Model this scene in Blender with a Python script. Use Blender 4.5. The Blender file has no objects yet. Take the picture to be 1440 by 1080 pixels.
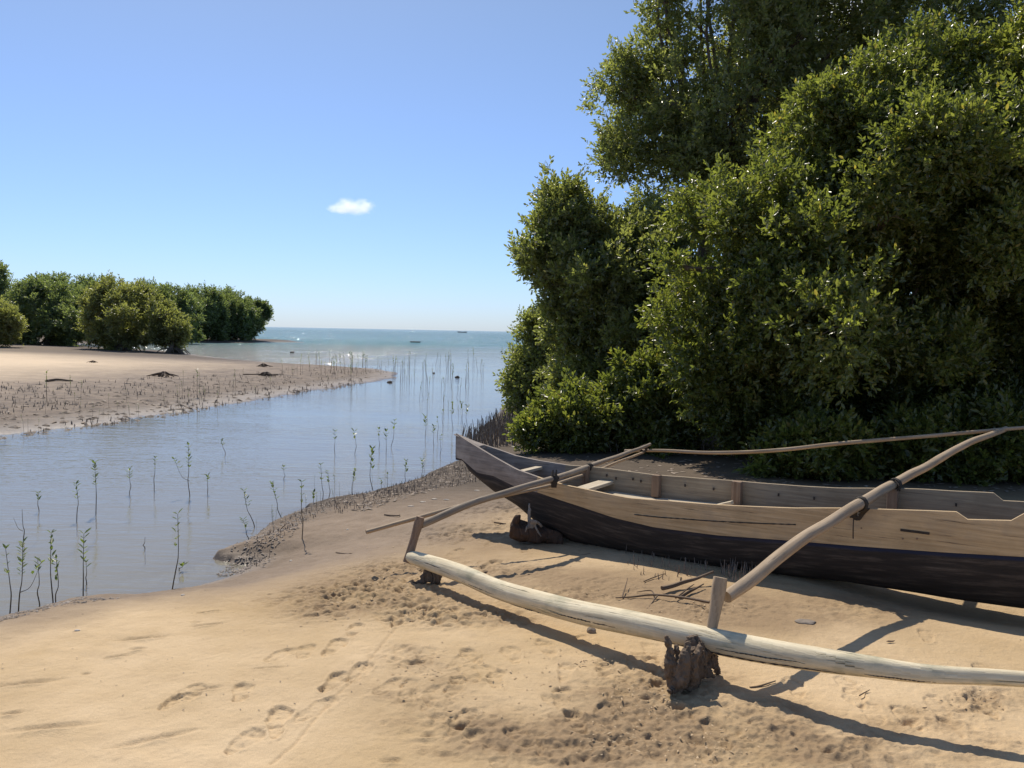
import bpy, bmesh, math, random
import numpy as np
from mathutils import Vector, Matrix, noise as mn
random.seed(7); RNG = np.random.default_rng(7)
scene = bpy.context.scene
COL = scene.collection
R = math.radians

# ------------------------------------------------------------------ camera
F = 1205.0; PITCH = math.atan(74/1205.0); ROLL = R(1.1); CZ = 1.9
cp, sp = math.cos(PITCH), math.sin(PITCH); cr, sr = math.cos(ROLL), math.sin(ROLL)
FW = Vector((0, cp, -sp)); R0 = Vector((1, 0, 0)); U0 = Vector((0, sp, cp))
RT = cr*R0+sr*U0; UP = -sr*R0+cr*U0
cam_d = bpy.data.cameras.new('camera'); cam = bpy.data.objects.new('camera', cam_d); COL.objects.link(cam)
cam_d.sensor_fit = 'HORIZONTAL'; cam_d.sensor_width = 36.0; cam_d.lens = F/1440*36.0
cam_d.clip_start = 0.05; cam_d.clip_end = 20000
M = Matrix((RT, UP, -FW)).transposed().to_4x4(); M.translation = (0, 0, CZ)
cam.matrix_world = M
scene.camera = cam

# ------------------------------------------------------------------ sun + sky
SUN_EL = R(52); SUN_AZ = R(20.5)            # azimuth to the left of straight ahead
SDIR = Vector((-math.sin(SUN_AZ)*math.cos(SUN_EL), math.cos(SUN_AZ)*math.cos(SUN_EL), math.sin(SUN_EL)))
world = bpy.data.worlds.new('World'); scene.world = world; world.use_nodes = True
wn = world.node_tree.nodes; wl = world.node_tree.links; wn.clear()
sky = wn.new('ShaderNodeTexSky'); sky.sky_type = 'NISHITA'; sky.sun_disc = False
sky.sun_elevation = SUN_EL; sky.sun_rotation = -SUN_AZ; sky.altitude = 0; sky.air_density = 1.0; sky.dust_density = 0.3; sky.ozone_density = 4.0
bg = wn.new('ShaderNodeBackground'); bg.inputs[1].default_value = 0.138
# marine air: paler blue toward the horizon than the clear-sky model gives
wtc = wn.new('ShaderNodeTexCoord'); wsx = wn.new('ShaderNodeSeparateXYZ'); wl.new(wtc.outputs['Generated'], wsx.inputs[0])
wr = wn.new('ShaderNodeValToRGB'); wl.new(wsx.outputs[2], wr.inputs[0]); we = wr.color_ramp.elements
for p_, c_ in ((0.0, (.53, .66, .98)), (.055, (.60, .60, .74)), (.18, (.88, .76, .74)), (.36, (.82, .78, .785))):
    e_ = we[0] if p_ == 0 else (we[1] if p_ == .36 else we.new(p_))
    e_.position = p_; e_.color = (*c_, 1)
wm = wn.new('ShaderNodeMix'); wm.data_type = 'RGBA'; wm.blend_type = 'MULTIPLY'; wm.inputs[0].default_value = 1.0
wl.new(sky.outputs[0], wm.inputs[6]); wl.new(wr.outputs[0], wm.inputs[7])
wo = wn.new('ShaderNodeOutputWorld'); wl.new(wm.outputs[2], bg.inputs[0]); wl.new(bg.outputs[0], wo.inputs[0])
sl = bpy.data.lights.new('sun', 'SUN'); sl.energy = 4.5; sl.angle = R(0.55); sl.color = (1.0, 0.915, 0.79)
so = bpy.data.objects.new('sun', sl); COL.objects.link(so); so.rotation_euler = SDIR.to_track_quat('Z', 'Y').to_euler()
scene.view_settings.view_transform = 'Standard'; scene.view_settings.look = 'None'
scene.view_settings.exposure = 0.08; scene.view_settings.gamma = 1.0
scene.cycles.max_bounces = 10; scene.cycles.diffuse_bounces = 7; scene.cycles.volume_bounces = 5; scene.cycles.transparent_max_bounces = 12; scene.cycles.caustics_reflective = False
scene.cycles.caustics_refractive = False
scene.cycles.sample_clamp_indirect = 4.0

# ------------------------------------------------------------------ measuring helpers
def ray(px, py):
    return FW+RT*((px-720)/F)-UP*((py-540)/F)
def PZ(px, py, z):
    d = ray(px, py); t = (z-CZ)/d.z; return Vector((d.x*t, d.y*t, z))
def PY(px, py, y):
    d = ray(px, py); t = y/d.y; return Vector((d.x*t, y, CZ+d.z*t))
def PG(px, py):
    p = PZ(px, py, 0.3)
    for _ in range(8): p = PZ(px, py, gz(p.x, p.y))
    return p

# ------------------------------------------------------------------ numpy noise
def _hash(ix, iy, seed):
    h = (ix.astype(np.int64)*374761393+iy.astype(np.int64)*668265263+seed*982451653) & 0xffffffff
    h = ((h ^ (h >> 13))*1274126177) & 0xffffffff
    return ((h ^ (h >> 16)) & 0xffff)/65535.0
def vnoise(x, y, seed=0):
    ix = np.floor(x); iy = np.floor(y); fx = x-ix; fy = y-iy
    fx = fx*fx*(3-2*fx); fy = fy*fy*(3-2*fy)
    a = _hash(ix, iy, seed); b = _hash(ix+1, iy, seed); c = _hash(ix, iy+1, seed); d = _hash(ix+1, iy+1, seed)
    return (a+(b-a)*fx)*(1-fy)+(c+(d-c)*fx)*fy
def fbm(x, y, oct=4, seed=0):
    s = 0; a = .5
    for o in range(oct):
        s = s+a*(vnoise(x, y, seed+o)-.5)*2; x = x*2.03+17.1; y = y*2.03+5.3; a *= .5
    return s
def sstep(x, a, b):
    t = np.clip((x-a)/(b-a), 0, 1); return t*t*(3-2*t)

# ------------------------------------------------------------------ land shapes (plan, metres; camera stands at 0,0)
BEACH = [(-9, -6), (-6.5, .5), (-4.4, 3.6), (-3.21, 5.32), (-2.94, 5.68), (-2.6, 5.9), (-2.3, 6.1), (-2.12, 6.45), (-2.09, 6.72), (-2.39, 6.9), (-2.36, 7.1), (-2.3, 7.4),
         (-2.24, 8.2), (-2.1, 8.95), (-1.7, 9.33), (-1.2, 10.5), (-.8, 12.2), (-.55, 16), (-.2, 22), (.8, 30), (3, 42), (9, 60), (22, 85), (60, 120),
         (400, 200), (400, -60), (-9, -60)]
SPIT = [(-400, 3), (-30, 8), (-12, 11.6), (-8.56, 14.26), (-8.07, 15.6), (-7.26, 18.6), (-6.4, 24), (-5.35, 29.3), (-4.6, 33.5), (-4.9, 37), (-6.5, 40.6), (-9.5, 43),
        (-13.2, 46), (-17, 50), (-21, 56), (-24, 61), (-30, 66), (-38, 72), (-36, 88), (-27, 104), (-26, 113), (-32, 122), (-60, 140), (-400, 200)]
def sdist(x, y, poly):
    best = np.full(x.shape, 1e9); ins = np.zeros(x.shape, bool)
    n = len(poly)
    for i in range(n):
        x1, y1 = poly[i]; x2, y2 = poly[(i+1) % n]
        dx, dy = x2-x1, y2-y1; L = dx*dx+dy*dy
        t = np.clip(((x-x1)*dx+(y-y1)*dy)/L, 0, 1)
        d = np.hypot(x-x1-t*dx, y-y1-t*dy); best = np.minimum(best, d)
        c = ((y1 > y) != (y2 > y)); xi = x1+(y-y1)*dx/(dy if dy else 1e-9)
        ins ^= (c & (x < xi))
    return np.where(ins, best, -best)
def height(x, y, fine=True):
    x = np.asarray(x, float); y = np.asarray(y, float)
    d1 = sdist(x, y, BEACH); d2 = sdist(x, y, SPIT)
    if fine:
        d1 = d1+.09*fbm(x*2.3, y*2.3, 4, 3)*sstep(y, 2, 7)+.035*fbm(x*14, y*14, 3, 8)
        d2 = d2+.35*fbm(x*.9, y*.9, 4, 5)
    def prof(d, top, w, lip):
        up = top*(1-np.exp(-np.maximum(d, 0)/w)**1.0)+lip*sstep(d, -.01, .05)
        dn = -.35*(1-np.exp(np.minimum(d, 0)/1.6))-.9*sstep(-d, 3, 40)
        return np.where(d > 0, up, dn)
    lip = .035*np.maximum(sstep(y, 6.7, 6.95), sstep(-x, 2.5, 2.8))
    z1 = prof(d1, .355, .95, lip)-.10*np.exp(-((x-3.1)/.95)**4-((y-5.0-.5*(2.9-x))/.42)**2); z2 = prof(d2, .42, 7.0, .02)
    z = np.maximum(z1, z2)
    land = sstep(z, 0, .1)
    if fine:
        z = z+land*(.010*fbm(x*1.1, y*1.1, 3, 21)+.0045*fbm(x*5, y*5, 4, 31))
        bw = sstep(.3-z, 0, .25)*land*sstep(y, 5, 7)            # broken, trodden mud along the creek
        z = z+bw*.012*np.abs(fbm(x*9, y*9, 3, 41))
    return z
_gc = {}
def gz(x, y):
    return float(height(np.array([x]), np.array([y]))[0])

# ------------------------------------------------------------------ material helpers
def mat(name):
    m = bpy.data.materials.new(name); m.use_nodes = True
    nt = m.node_tree; nt.nodes.clear()
    out = nt.nodes.new('ShaderNodeOutputMaterial'); b = nt.nodes.new('ShaderNodeBsdfPrincipled')
    nt.links.new(b.outputs[0], out.inputs[0])
    return m, nt, b, out
def N(nt, t, **kw):
    n = nt.nodes.new(t)
    for k, v in kw.items():
        if k.startswith('i_'): n.inputs[k[2:].replace('_', ' ')].default_value = v
        else: setattr(n, k, v)
    return n
def ramp(nt, src, stops):
    r = nt.nodes.new('ShaderNodeValToRGB'); e = r.color_ramp.elements
    while len(e) > 1: e.remove(e[-1])
    e[0].position = stops[0][0]; c = stops[0][1]; e[0].color = (*c, 1) if len(c) == 3 else c
    for p, c in stops[1:]:
        x = e.new(p); x.color = (*c, 1) if len(c) == 3 else c
    nt.links.new(src, r.inputs[0]); return r
def g3(v): return (v, v, v)
def mixc(nt, fac, a, b, mode='MIX'):
    m = nt.nodes.new('ShaderNodeMix'); m.data_type = 'RGBA'; m.blend_type = mode
    for s, i in ((fac, 0), (a, 6), (b, 7)):
        if hasattr(s, 'links'): nt.links.new(s, m.inputs[i])
        else: m.inputs[i].default_value = s if i == 0 else (*s, 1)
    return m.outputs[2]
def math_(nt, op, a, b=0.0, c=None):
    m = nt.nodes.new('ShaderNodeMath'); m.operation = op
    for i, s in enumerate((a, b) if c is None else (a, b, c)):
        if hasattr(s, 'links'): nt.links.new(s, m.inputs[i])
        else: m.inputs[i].default_value = s
    return m.outputs[0]
def wood(name, c1, c2, c3=(.02, .016, .012), grain=1.0, rough=.8, crack=.5, patch=None, bump=.35):
    """weathered wood: UV u runs along the grain in metres, v across it"""
    m, nt, b, _ = mat(name); L = nt.links
    uv = N(nt, 'ShaderNodeUVMap'); mp = N(nt, 'ShaderNodeMapping'); L.new(uv.outputs[0], mp.inputs[0]); mp.inputs['Scale'].default_value = (1.6*grain, 34*grain, 1)
    n1 = N(nt, 'ShaderNodeTexNoise', i_Scale=1.6, i_Detail=8.0, i_Roughness=.62, i_Distortion=.4); L.new(mp.outputs[0], n1.inputs[0])
    mp2 = N(nt, 'ShaderNodeMapping'); L.new(uv.outputs[0], mp2.inputs[0]); mp2.inputs['Scale'].default_value = (3.2*grain, 90*grain, 1)
    n2 = N(nt, 'ShaderNodeTexNoise', i_Scale=1.3, i_Detail=6.0, i_Roughness=.6); L.new(mp2.outputs[0], n2.inputs[0])
    n3 = N(nt, 'ShaderNodeTexNoise', i_Scale=4.0, i_Detail=5.0, i_Roughness=.6); L.new(uv.outputs[0], n3.inputs[0])
    r1 = ramp(nt, n1.outputs[0], [(.3, c1), (.7, c2)])
    cr_ = ramp(nt, n2.outputs[0], [(.30, g3(1)), (.40, g3(0))])
    f = math_(nt, 'MULTIPLY', cr_.outputs[0], crack)
    col = mixc(nt, f, r1.outputs[0], c3)
    if patch:
        pr = ramp(nt, n3.outputs[0], [(.5, g3(0)), (.68, g3(1))]); pf = math_(nt, 'MULTIPLY', pr.outputs[0], patch[1])
        col = mixc(nt, pf, col, patch[0])
    vr = ramp(nt, n3.outputs[0], [(.25, g3(.72)), (.75, g3(1.15))])
    col = mixc(nt, 1.0, col, vr.outputs[0], 'MULTIPLY')
    L.new(col, b.inputs['Base Color']); b.inputs['Roughness'].default_value = rough
    b.inputs['Specular IOR Level'].default_value = .25
    h = math_(nt, 'SUBTRACT', n1.outputs[0], cr_.outputs[0])
    bp = N(nt, 'ShaderNodeBump', i_Strength=bump, i_Distance=.006); L.new(h, bp.inputs['Height']); L.new(bp.outputs[0], b.inputs['Normal'])
    return m
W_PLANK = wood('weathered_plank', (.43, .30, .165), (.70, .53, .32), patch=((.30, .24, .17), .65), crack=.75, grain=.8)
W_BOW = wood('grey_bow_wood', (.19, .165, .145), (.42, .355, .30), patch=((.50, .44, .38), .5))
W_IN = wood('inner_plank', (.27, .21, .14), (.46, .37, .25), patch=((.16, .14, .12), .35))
W_POLE = wood('pole_wood', (.30, .22, .14), (.52, .40, .27), grain=.9, patch=((.18, .15, .12), .4))
W_THIN = wood('thin_pole_wood', (.22, .17, .12), (.38, .31, .23))
W_RIB = wood('rib_wood', (.20, .13, .085), (.33, .235, .16))
W_FLOAT = wood('bleached_log', (.64, .53, .34), (.90, .79, .56), c3=(.09, .085, .055), crack=.9, patch=((.26, .255, .17), .75), bump=.8, grain=.8)
W_FLOOR = wood('floor_plank', (.46, .38, .27), (.66, .57, .42), patch=((.3, .25, .18), .4))
W_DRIFT = wood('driftwood', (.075, .050, .032), (.24, .175, .12), crack=.8, grain=.8, bump=1.0)
W_RED = wood('reddish_wood', (.045, .028, .019), (.115, .070, .045), crack=.6, bump=.7)
W_PALE = wood('pale_root', (.12, .10, .085), (.34, .29, .23), crack=.6, bump=.7)
W_TWIG = wood('twig_bark', (.11, .075, .05), (.20, .145, .10))
W_BARK = wood('mangrove_bark', (.10, .075, .055), (.20, .16, .125), grain=.5, bump=.8)
def m_rope():
    m, nt, b, _ = mat('dark_rope'); n = N(nt, 'ShaderNodeTexNoise', i_Scale=120.0, i_Detail=3.0)
    r = ramp(nt, n.outputs[0], [(.35, (.018, .014, .011)), (.65, (.07, .055, .04))]); nt.links.new(r.outputs[0], b.inputs[0]); b.inputs['Roughness'].default_value = .9
    return m
ROPE = m_rope()
def m_hull():
    m, nt, b, _ = mat('dark_painted_hull'); L = nt.links
    uv = N(nt, 'ShaderNodeUVMap'); sx = N(nt, 'ShaderNodeSeparateXYZ'); L.new(uv.outputs[0], sx.inputs[0])
    mp = N(nt, 'ShaderNodeMapping'); L.new(uv.outputs[0], mp.inputs[0]); mp.inputs['Scale'].default_value = (1.5, 14, 1)
    n1 = N(nt, 'ShaderNodeTexNoise', i_Scale=2.2, i_Detail=9.0, i_Roughness=.68); L.new(mp.outputs[0], n1.inputs[0])
    n2 = N(nt, 'ShaderNodeTexNoise', i_Scale=5.0, i_Detail=5.0); L.new(uv.outputs[0], n2.inputs[0])
    base = ramp(nt, n1.outputs[0], [(.25, (.020, .017, .015)), (.5, (.040, .032, .027)), (.66, (.10, .078, .062)), (.8, (.24, .20, .165))])
    # v = depth below the plank seam: a blue band under the seam, dark below, reddish at the keel
    v = math_(nt, 'ADD', sx.outputs[1], math_(nt, 'MULTIPLY', math_(nt, 'SUBTRACT', n2.outputs[0], .5), .02))
    blue = ramp(nt, v, [(.0, g3(1)), (.022, g3(1)), (.034, g3(0))])
    wear = N(nt, 'ShaderNodeMapRange'); L.new(sx.outputs[0], wear.inputs[0]); wear.inputs[1].default_value = .6; wear.inputs[2].default_value = 2.0; wear.inputs[3].default_value = .15; wear.inputs[4].default_value = .9
    col = mixc(nt, math_(nt, 'MULTIPLY', blue.outputs[0], wear.outputs[0]), base.outputs[0], (.018, .026, .060))
    red = ramp(nt, v, [(.22, g3(0)), (.42, g3(1))])
    col = mixc(nt, math_(nt, 'MULTIPLY', red.outputs[0], .55), col, (.080, .056, .042))
    L.new(col, b.inputs[0]); b.inputs['Roughness'].default_value = .75; b.inputs['Specular IOR Level'].default_value = .25
    bp = N(nt, 'ShaderNodeBump', i_Strength=.5, i_Distance=.006); L.new(n1.outputs[0], bp.inputs['Height']); L.new(bp.outputs[0], b.inputs['Normal'])
    return m
HULL = m_hull()
def m_leaf(name, c1, c2, trans=.35, rough=.38, c3=None):
    m, nt, b, out = mat(name); L = nt.links
    at = N(nt, 'ShaderNodeAttribute'); at.attribute_name = 'tint'
    r = ramp(nt, at.outputs['Fac'], [(0, c1), (.9, c2), (1.0, c3 or c2)])
    L.new(r.outputs[0], b.inputs[0]); b.inputs['Roughness'].default_value = rough; b.inputs['Specular IOR Level'].default_value = .8
    t = N(nt, 'ShaderNodeBsdfTranslucent'); tc = mixc(nt, 1.0, r.outputs[0], (2.1, 2.2, 1.0), 'MULTIPLY'); L.new(tc, t.inputs[0])
    mx = N(nt, 'ShaderNodeMixShader'); mx.inputs[0].default_value = trans
    L.new(b.outputs[0], mx.inputs[1]); L.new(t.outputs[0], mx.inputs[2]); L.new(mx.outputs[0], out.inputs[0])
    return m
LEAF_A = m_leaf('mangrove_leaf', (.080, .100, .032), (.190, .205, .062), trans=.53, rough=.32, c3=(.24, .20, .06))
LEAF_B = m_leaf('grey_green_leaf', (.122, .138, .062), (.225, .235, .105), trans=.56, rough=.33, c3=(.22, .20, .09))
LEAF_F = m_leaf('far_olive_leaf', (.14, .15, .065), (.25, .25, .11), trans=.5)
LEAF_D = m_leaf('far_dark_leaf', (.10, .13, .065), (.19, .22, .11), trans=.5)
LEAF_S = m_leaf('seedling_leaf', (.070, .100, .030), (.16, .20, .07), trans=.4)
def simple(name, c1, c2, scale=30.0, rough=.8, spec=.3, bump=0):
    m, nt, b, _ = mat(name); n = N(nt, 'ShaderNodeTexNoise', i_Scale=scale, i_Detail=5.0)
    tc = N(nt, 'ShaderNodeTexCoord'); nt.links.new(tc.outputs['Object'], n.inputs[0])
    r = ramp(nt, n.outputs[0], [(.3, c1), (.7, c2)]); nt.links.new(r.outputs[0], b.inputs[0]); b.inputs['Roughness'].default_value = rough; b.inputs['Specular IOR Level'].default_value = spec
    if bump:
        bp = N(nt, 'ShaderNodeBump', i_Strength=bump, i_Distance=.01); nt.links.new(n.outputs[0], bp.inputs['Height']); nt.links.new(bp.outputs[0], b.inputs['Normal'])
    return m
STEM = simple('seedling_stem', (.07, .05, .035), (.15, .12, .08), 60)
STICK = simple('breathing_root_bark', (.13, .10, .075), (.32, .26, .21), 25)
STONE = simple('stone', (.16, .13, .10), (.30, .25, .20), 18, bump=.6)
SHELL = simple('pale_shell', (.45, .38, .30), (.65, .58, .48), 40)
LITTER = simple('dry_litter', (.10, .07, .05), (.42, .34, .26), 9)
CRUST = simple('salt_crust_litter', (.15, .115, .085), (.42, .36, .30), 14)
DARKW = simple('dark_wet_wood', (.03, .025, .02), (.08, .06, .05), 10)

# ------------------------------------------------------------------ object helpers
def tag(o, label=None, cat=None, group=None, kind=None):
    if label: o['label'] = label
    if cat: o['category'] = cat
    if group: o['group'] = group
    if kind: o['kind'] = kind
    return o
def link(name, me, m=None, parent=None, smooth=True):
    o = bpy.data.objects.new(name, me); COL.objects.link(o)
    if m: me.materials.append(m)
    if smooth and len(me.polygons): me.polygons.foreach_set('use_smooth', np.ones(len(me.polygons), bool))
    if parent: o.parent = parent; o.matrix_parent_inverse = parent.matrix_world.inverted() if parent.type == 'EMPTY' else Matrix()
    return o
def empty(name, loc=(0, 0, 0)):
    o = bpy.data.objects.new(name, None); COL.objects.link(o); o.location = loc; o.empty_display_size = .1
    o.matrix_world = Matrix.Translation(loc)
    return o
class MB:
    """collects tubes and blocks into one mesh, with UVs u along / v across (metres)"""
    def __init__(s): s.v = []; s.f = []; s.uv = []
    def tube(s, pts, rad, n=10, wob=0.0, cap=True, seed=0, flat=1.0, taper_end=False, wfreq=3.0):
        pts = [Vector(p) for p in pts]; k = len(pts)
        if not hasattr(rad, '__len__'): rad = [rad]*k
        base = len(s.v); L = 0; prev = None
        for i, p in enumerate(pts):
            t = (pts[min(i+1, k-1)]-pts[max(i-1, 0)]).normalized()
            if prev is None:
                a = t.cross(Vector((0, 0, 1)))
                if a.length < .1: a = t.cross(Vector((1, 0, 0)))
                a.normalize()
            else: a = (prev-t*prev.dot(t)).normalized()
            prev = a; b = t.cross(a)
            if i: L += (p-pts[i-1]).length
            for j in range(n):
                th = 2*math.pi*j/n; rr = rad[i]
                if wob: rr *= 1+wob*mn.noise(Vector((math.cos(th)*1.3+seed*7.7, math.sin(th)*1.3, L*wfreq+seed*3.1)))
                s.v.append(p+a*(math.cos(th)*rr)+b*(math.sin(th)*rr*flat)); s._l = L
                s.uv.append
            s.__dict__.setdefault('lens', []).append(L)
        for i in range(k-1):
            for j in range(n):
                j2 = (j+1) % n
                s.f.append((base+i*n+j, base+i*n+j2, base+(i+1)*n+j2, base+(i+1)*n+j))
                l0, l1 = s.lens[-k+i], s.lens[-k+i+1]; c = 2*math.pi*max(rad[i], .004)/n; o = seed*.37
                s.uv.append(((l0, j*c+o), (l0, (j+1)*c+o), (l1, (j+1)*c+o), (l1, j*c+o)))
        if cap:
            s.f.append(tuple(base+j for j in range(n))[::-1]); s.uv.append(tuple((math.sin(6.283*j/n)*rad[0], math.cos(6.283*j/n)*rad[0]) for j in range(n))[::-1])
            e = base+(k-1)*n; s.f.append(tuple(e+j for j in range(n))); s.uv.append(tuple((math.sin(6.283*j/n)*rad[-1], math.cos(6.283*j/n)*rad[-1]) for j in range(n)))
        return s
    def quad(s, a, b, c, d, uv=None):
        i = len(s.v); s.v += [Vector(a), Vector(b), Vector(c), Vector(d)]; s.f.append((i, i+1, i+2, i+3))
        L = (Vector(b)-Vector(a)).length; H = (Vector(d)-Vector(a)).length
        s.uv.append(uv or ((0, 0), (L, 0), (L, H), (0, H)))
    def block(s, c, ax, ay, az):
        """box at centre c with half-axis vectors, u along ax"""
        c = Vector(c); i = len(s.v); LX = 2*ax.length; LY = 2*ay.length; LZ = 2*az.length
        for sx in (-1, 1):
            for sy in (-1, 1):
                for sz in (-1, 1): s.v.append(c+ax*sx+ay*sy+az*sz)
        for q, (w, h) in (((0, 1, 3, 2), (0, 0)), ((4, 6, 7, 5), (0, 0)), ((0, 4, 5, 1), (LX, LZ)), ((2, 3, 7, 6), (0, 0)), ((0, 2, 6, 4), (0, 0)), ((1, 5, 7, 3), (LX, LY))):
            s.f.append(tuple(i+k for k in q))
            vs = [s.v[i+k] for k in q]; s.uv.append(tuple((v.dot(ax.normalized()), v.dot(ay.normalized())+v.dot(az.normalized())) for v in vs))
    def build(s, name, m, parent=None, smooth=True, bevel=0, sub=0):
        me = bpy.data.meshes.new(name); me.from_pydata([tuple(v) for v in s.v], [], s.f)
        ul = me.uv_layers.new(name='UVMap'); flat = [c for f in s.uv for p in f for c in p]; ul.data.foreach_set('uv', flat)
        me.update(); o = link(name, me, m, parent, smooth)
        if bevel: b = o.modifiers.new('b', 'BEVEL'); b.width = bevel; b.segments = 2; b.limit_method = 'ANGLE'; b.angle_limit = R(50)
        if smooth:
            me.set_sharp_from_angle(angle=R(45))
        return o
def curve_pts(pts, n=24):
    """Catmull-Rom through the points"""
    P = [Vector(p) for p in pts]; P = [P[0]*2-P[1]]+P+[P[-1]*2-P[-2]]; out = []
    seg = len(P)-3
    for i in range(n+1):
        t = i/n*seg; k = min(int(t), seg-1); u = t-k; a, b, c, d = P[k:k+4]
        out.append(.5*((2*b)+(c-a)*u+(2*a-5*b+4*c-d)*u*u+(3*b-a-3*c+d)*u**3))
    return out
def jitter(pts, amp, f=1.5, seed=0):
    return [p+amp*Vector((mn.noise(p*f+Vector((seed, 0, 9))), mn.noise(p*f+Vector((3, seed, 1))), mn.noise(p*f+Vector((7, 5, seed))))) for p in pts]
def lerp(a, b, t): return a+(b-a)*t
def rads(vals, n): return [float(v) for v in np.interp(np.linspace(0, 1, n+1), np.linspace(0, 1, len(vals)), vals)]

# ================================================================== GROUND
def build_ground():
    u_mid = np.linspace(-.76, .76, 900); u_out = np.array([.82, .9, 1.05, 1.3, 1.7, 2.4, 3.6, 6, 12, 30])
    u = np.concatenate([-u_out[::-1], u_mid, u_out])
    y = np.concatenate([[-60, -30, -15, -8, -4, -1, 1, 2.0], np.geomspace(2.6, 14, 860), np.geomspace(14.15, 70, 130), np.geomspace(73, 900, 26)])
    W = np.maximum(y, 2.5); W = np.where(y < 2.5, 2.5+np.abs(y-2.5)*.5, W)
    X = W[:, None]*u[None, :]; Y = np.repeat(y[:, None], len(u), 1)
    Z = height(X, Y); DM = np.zeros_like(Z)
    # footprints, scuffs and ridges pressed into the dry sand
    def gp(px, py): p = PZ(px, py, .33); return p.x, p.y
    def patch(cx, cy, r):
        i = np.where(np.abs(y-cy) < r)[0]; return slice(i[0], i[-1]+1) if len(i) else None
    def foot(px, py, ang, L=.25, dep=.018, seed=0):
        cx, cy = gp(px, py); s = patch(cx, cy, .4)
        if s is None: return
        dx = X[s]-cx; dy = Y[s]-cy; a = R(ang); lu = dx*math.cos(a)+dy*math.sin(a); lv = -dx*math.sin(a)+dy*math.cos(a)
        lu = lu+.030*fbm(X[s]*9+seed, Y[s]*9, 3, seed+3); lv = lv+.022*fbm(X[s]*13, Y[s]*13+seed, 3, seed+4)
        wv = .042+.012*np.tanh(lu*12); q = (np.abs(lu)/(L*.5))**2.6+(np.abs(lv)/wv)**2.4
        ins = 1-sstep(q, .8, 1.1); rim = np.exp(-((np.sqrt(q)-1.2)/.16)**2)
        mid = .45+.55*sstep(np.abs(lu-.01), .01, .05)
        brk = .7+.6*fbm(X[s]*30+seed, Y[s]*30, 3, seed)
        Z[s] += -dep*ins*mid*brk+dep*.4*rim*np.clip(brk*2-1.2, 0, 2)+.004*ins*fbm(X[s]*60, Y[s]*60, 2, seed+9)
    def scuff(px, py, r, amp, seed, el=1.6, ang=0):
        cx, cy = gp(px, py); s = patch(cx, cy, r*2.2)
        if s is None: return
        dx = X[s]-cx; dy = Y[s]-cy; a = R(ang); lu = (dx*math.cos(a)+dy*math.sin(a))/el; lv = -dx*math.sin(a)+dy*math.cos(a)
        w = np.exp(-(lu**2+lv**2)/(r*r))
        n = fbm(X[s]*14+seed*3.3, Y[s]*14, 4, seed); n2 = fbm(X[s]*40, Y[s]*40, 3, seed+50)
        DM[s] += .55*w*np.clip(1+1.6*n, 0, 1.6)
        Z[s] += w*amp*1.7*(-np.abs(n)*2.2+.6*n2+.35)
    def dent(px, py, r, dep, ang=0, el=2.0):
        cx, cy = gp(px, py); s = patch(cx, cy, r*3.5)
        if s is None: return
        dx = X[s]-cx; dy = Y[s]-cy; a = R(ang); lu = (dx*math.cos(a)+dy*math.sin(a))/el; lv = -dx*math.sin(a)+dy*math.cos(a)
        q = (lu**2+lv**2)/(r*r); Z[s] += -dep*np.exp(-q**1.5)+dep*.55*np.exp(-((lu)**2+(lv+r*1.25)**2)/(r*r*.6))
    fl = [(665, 925, 100), (720, 925, 95), (600, 925, 60), (585, 945, 120), (575, 975, 60), (470, 962, 40), (505, 948, 25), (445, 1000, 20), (545, 970, 15), (790, 985, 30),
          (770, 915, 60), (850, 945, 50), (795, 950, 20), (700, 960, 40), (640, 970, 20), (740, 1045, 110), (810, 1020, 70), (850, 1010, 45), (870, 980, 20), (650, 1020, 20),
          (960, 1010, 60), (985, 1060, 60), (900, 1010, 100), (340, 975, 55), (390, 1020, 60), (345, 1045, 25), (260, 975, 25), (250, 985, 20), (395, 920, 30), (430, 915, 40),
          (470, 910, 20), (500, 885, 30), (560, 870, 45), (545, 875, 100), (520, 840, 30), (470, 830, 20), (590, 860, 20), (1280, 1015, 30), (1380, 1000, 30), (1010, 1040, 50), (870, 1055, 20),
          (700, 1070, 60), (740, 770, 40), (690, 760, 25), (640, 770, 20), (660, 745, 30), (700, 735, 60), (690, 790, 20), (1390, 990, 40), (1200, 985, 40), (930, 960, 30), (880, 1000, 60)]
    for i, (px, py, a) in enumerate(fl): foot(px, py, 90+(a-50)*.5+random.uniform(-12, 12), L=.20+.07*random.random(), dep=.010+.012*random.random()**1.5, seed=i)
    for px, py, r, amp in [(520, 820, .28, .02), (600, 850, .22, .016), (560, 790, .25, .016), (480, 850, .2, .014), (800, 835, .3, .009), (640, 745, .25, .014), (720, 720, .3, .014), (720, 800, .2, .01), (930, 990, .22, .011), (915, 965, .12, .015),
                           (1010, 1060, .22, .009), (880, 1050, .2, .008), (600, 870, .15, .016), (700, 870, .12, .018), (660, 1020, .15, .008), (1370, 992, .12, .012), (1000, 860, .22, .010), (870, 760, .25, .010), (1200, 860, .25, .006),
                           (1080, 1000, .1, .01), (780, 700, .25, .012), (440, 830, .2, .010), (1180, 1050, .25, .006), (580, 930, .12, .01), (820, 1060, .15, .009), (1230, 1075, .2, .007)]:
        scuff(px, py, r, amp, int(px), ang=random.uniform(-30, 30))
    rs = random.Random(5)
    for k in range(34):
        scuff(rs.uniform(560, 1430), rs.uniform(905, 1075), rs.uniform(.05, .13), rs.uniform(.003, .008), 200+k, el=rs.uniform(1, 2.2), ang=rs.uniform(-40, 40))
    for k in range(26):
        foot(rs.uniform(480, 1400), rs.uniform(900, 1070), rs.uniform(60, 120), L=rs.uniform(.18, .27), dep=rs.uniform(.006, .014), seed=300+k)
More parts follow.
